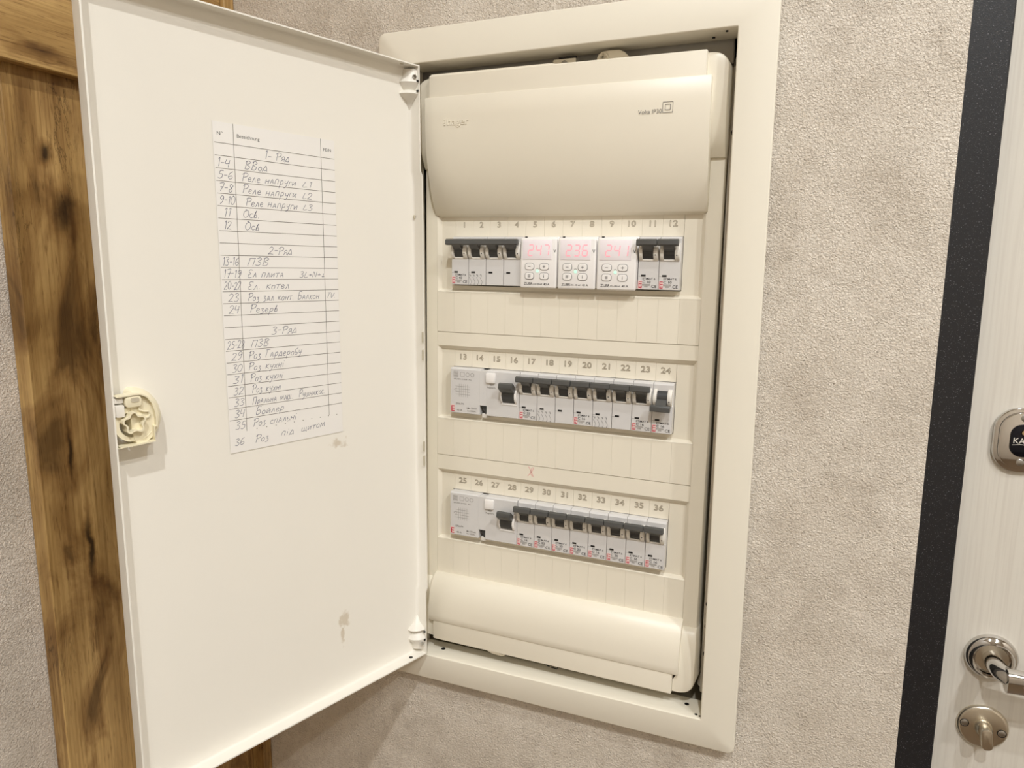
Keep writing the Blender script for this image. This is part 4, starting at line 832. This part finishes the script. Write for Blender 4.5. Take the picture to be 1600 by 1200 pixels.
def relay(slot, digits, label, group):
    t = device('voltage_relay', label, 'voltage relay', 0, slot, group); W2 = 2 * MOD; yf = -0.0042
    b = new(); box(b, 0.0005, W2 - 0.0005, 0.0, 0.026, 0.0, HB, 0.0006, 1); part('relay_body', b, 'white', t)
    b = new(); box(b, 0.0003, W2 - 0.0009, yf, 0.001, -0.0012, 0.0424, 0.0016, 3); part('front_panel', b, 'white', t)
    b = new(); box(b, 0.0025, 0.0297, yf - 0.0004, yf + 0.0008, 0.0238, 0.0408, 0.0004, 2); part('display', b, 'window', t, 'pale pink display window')
    b = new()
    for k, ch in enumerate(digits):
        x0, z0, w, h = 0.0078 + 0.0072 * k, 0.0272, 0.0044, 0.0092; th = 0.0009
        P = {'a': ((0, h), (w, h)), 'g': ((0, h / 2), (w, h / 2)), 'd': ((0, 0), (w, 0)), 'b': ((w, h / 2), (w, h)), 'c': ((w, 0), (w, h / 2)), 'f': ((0, h / 2), (0, h)), 'e': ((0, 0), (0, h / 2))}
        for sgm in SEG[ch]:
            (a, c), (d, e) = P[sgm]; a, d = a + 0.08 * c, d + 0.08 * e
            if abs(c - e) < 1e-9: a += 0.0004; d -= 0.0004
            else: c += 0.0004; e -= 0.0004
            strip2d(b, [(x0 + a, z0 + c), (x0 + d, z0 + e)], th, lambda u, v: (u, yf - 0.0005, v))
    part('digits', b, 'led', t, 'glowing red digits ' + digits, smooth=False)
    Tq = lambda u, v: (u, yf - 0.0008, v)
    for (cx, cz, sym) in ((0.0092, 0.0176, '-'), (0.0230, 0.0176, '+'), (0.0092, 0.0094, 'm'), (0.0230, 0.0094, 'i')):
        b = new(); prism(b, rrect(cx - 0.0040, cx + 0.0040, cz - 0.0028, cz + 0.0028, 0.0022, 5), 'y', yf - 0.0007, yf + 0.0006, 0.0003, 1); bt = part('button', b, 'white', t)
        b = new(); o = rrect(cx - 0.0042, cx + 0.0042, cz - 0.0030, cz + 0.0030, 0.0024, 5); strip2d(b, o + [o[0]], 0.00036, lambda u, v: (u, yf - 0.0001, v))
        if sym in '-+': strip2d(b, [(cx - 0.0013, cz), (cx + 0.0013, cz)], 0.0004, Tq)
        if sym == '+': strip2d(b, [(cx, cz - 0.0013), (cx, cz + 0.0013)], 0.0004, Tq)
        if sym == 'm':
            for dz in (-0.0009, 0, 0.0009): strip2d(b, [(cx - 0.0012, cz + dz), (cx + 0.0012, cz + dz)], 0.0004, Tq)
        if sym == 'i': strip2d(b, [(cx, cz - 0.0013), (cx, cz + 0.0006)], 0.0004, Tq); strip2d(b, [(cx, cz + 0.0010), (cx, cz + 0.0014)], 0.0004, Tq)
        part('button_print', b, 'ink', t, smooth=False)
    b = new(); lathe(b, [(0, -0.0003), (0.0013, -0.0003), (0.0015, 0.0006)], 16, (0.0166, yf, 0.0138)); part('status_light', b, 'green', t, 'small pale green light')
    b = new(); strip2d(b, [(0.0153, 0.0156), (0.0166, 0.0163), (0.0179, 0.0156)], 0.0003, lambda u, v: (u, yf - 0.0001, v)); text(b, 'V', 0.0312, 0.0300, 0.0027, yf - 0.0001)
    text(b, 'ZUBR', 0.0042, 0.0016, 0.0023, yf - 0.0001, width=0.0082); text(b, 'D2-40red', 0.0128, 0.0018, 0.0014, yf - 0.0001, width=0.0084); text(b, '40 A', 0.0226, 0.0016, 0.0018, yf - 0.0001, width=0.0056); part('printed_type', b, 'ink', t, smooth=False)
    b = new(); box(b, 0.0030, 0.0052, -0.0003, 0.001, 0.0428, 0.0438); part('vent_slot', b, 'black', t, smooth=False)

breaker(0, 0, 4, 'C 40', 'four-pole grey circuit breaker with one long dark toggle bar, under numbers 1 to 4', 'devices in the first row', wide=True)
relay(4, '247', 'left of the three white voltage relays, reading 247, beside the four-pole breaker', 'voltage relays')
relay(6, '236', 'middle of the three white voltage relays, reading 236', 'voltage relays')
relay(8, '241', 'right of the three white voltage relays, reading 241', 'voltage relays')
breaker(0, 10, 1, 'C 10', 'single grey circuit breaker C 10 under number 11, right of the white relays', 'single breakers of the first row')
breaker(0, 11, 1, 'C 10', 'single grey circuit breaker C 10 under number 12, last of the first row', 'single breakers of the first row')
rcd(1, 'wide grey residual current device starting the middle row, under numbers 13 to 16', 'residual current devices')
breaker(1, 4, 3, 'C 20', 'left three-pole grey circuit breaker of the middle row, numbers 17 to 19', 'three-pole breakers')
breaker(1, 7, 3, 'C 16', 'right three-pole grey circuit breaker of the middle row, numbers 20 to 22', 'three-pole breakers')
breaker(1, 10, 1, 'C 16', 'single grey circuit breaker C 16 under number 23, toggle up', 'single breakers of the second row')
breaker(1, 11, 1, 'C 16', 'single grey circuit breaker C 16 under number 24 with its toggle switched down', 'single breakers of the second row', up=False)
rcd(2, 'wide grey residual current device starting the bottom row, under numbers 25 to 28', 'residual current devices')
ORD = ('leftmost', 'second', 'third', 'fourth', 'fifth', 'sixth', 'seventh', 'rightmost')
for i, rt in enumerate(('C 16', 'C 20', 'C 20', 'C 20', 'C 16', 'C 20', 'C 16', 'C 16')):
    breaker(2, 4 + i, 1, rt, '%s of the single grey breakers in the bottom row, marked %s, under number %d' % (ORD[i], rt, 29 + i), 'single breakers of the bottom row')

# ------------------------------------------------------------------ downlights in the ceiling (they light the hall; the far one is added as fill)
for k, (x, y, w) in enumerate(LAMPS):
    place = ('nearest the panel', 'nearest the entrance door', 'beside the right wall', 'at the far end of the hall')[k]
    t = thing('ceiling_downlight', 'round white recessed downlight in the ceiling, ' + place, 'ceiling light', (x, y, CEIL), (0, 0, 0), 'ceiling downlights')
    b = new(); lathe(b, [(0.052, 0.0), (0.052, -0.004), (0.046, -0.007), (0.040, -0.005), (0.039, -0.001)], 40, (0, 0, 0), 'z'); part('trim_ring', b, 'white', t)
    b = new(); lathe(b, [(0.0, -0.002), (0.0385, -0.002), (0.0385, -0.0005)], 40, (0, 0, 0), 'z'); part('glowing_disc', b, 'lamp', t, smooth=False)
    ld = bpy.data.lights.new('downlight', 'SPOT'); ld.energy = w * 4; ld.color = LAMP_COL; ld.spot_size = math.radians(150); ld.spot_blend = 0.6; ld.shadow_soft_size = 0.022
    lo = bpy.data.objects.new('downlight', ld); COL.objects.link(lo); lo.parent = t; lo.location = (0, 0, -0.012)
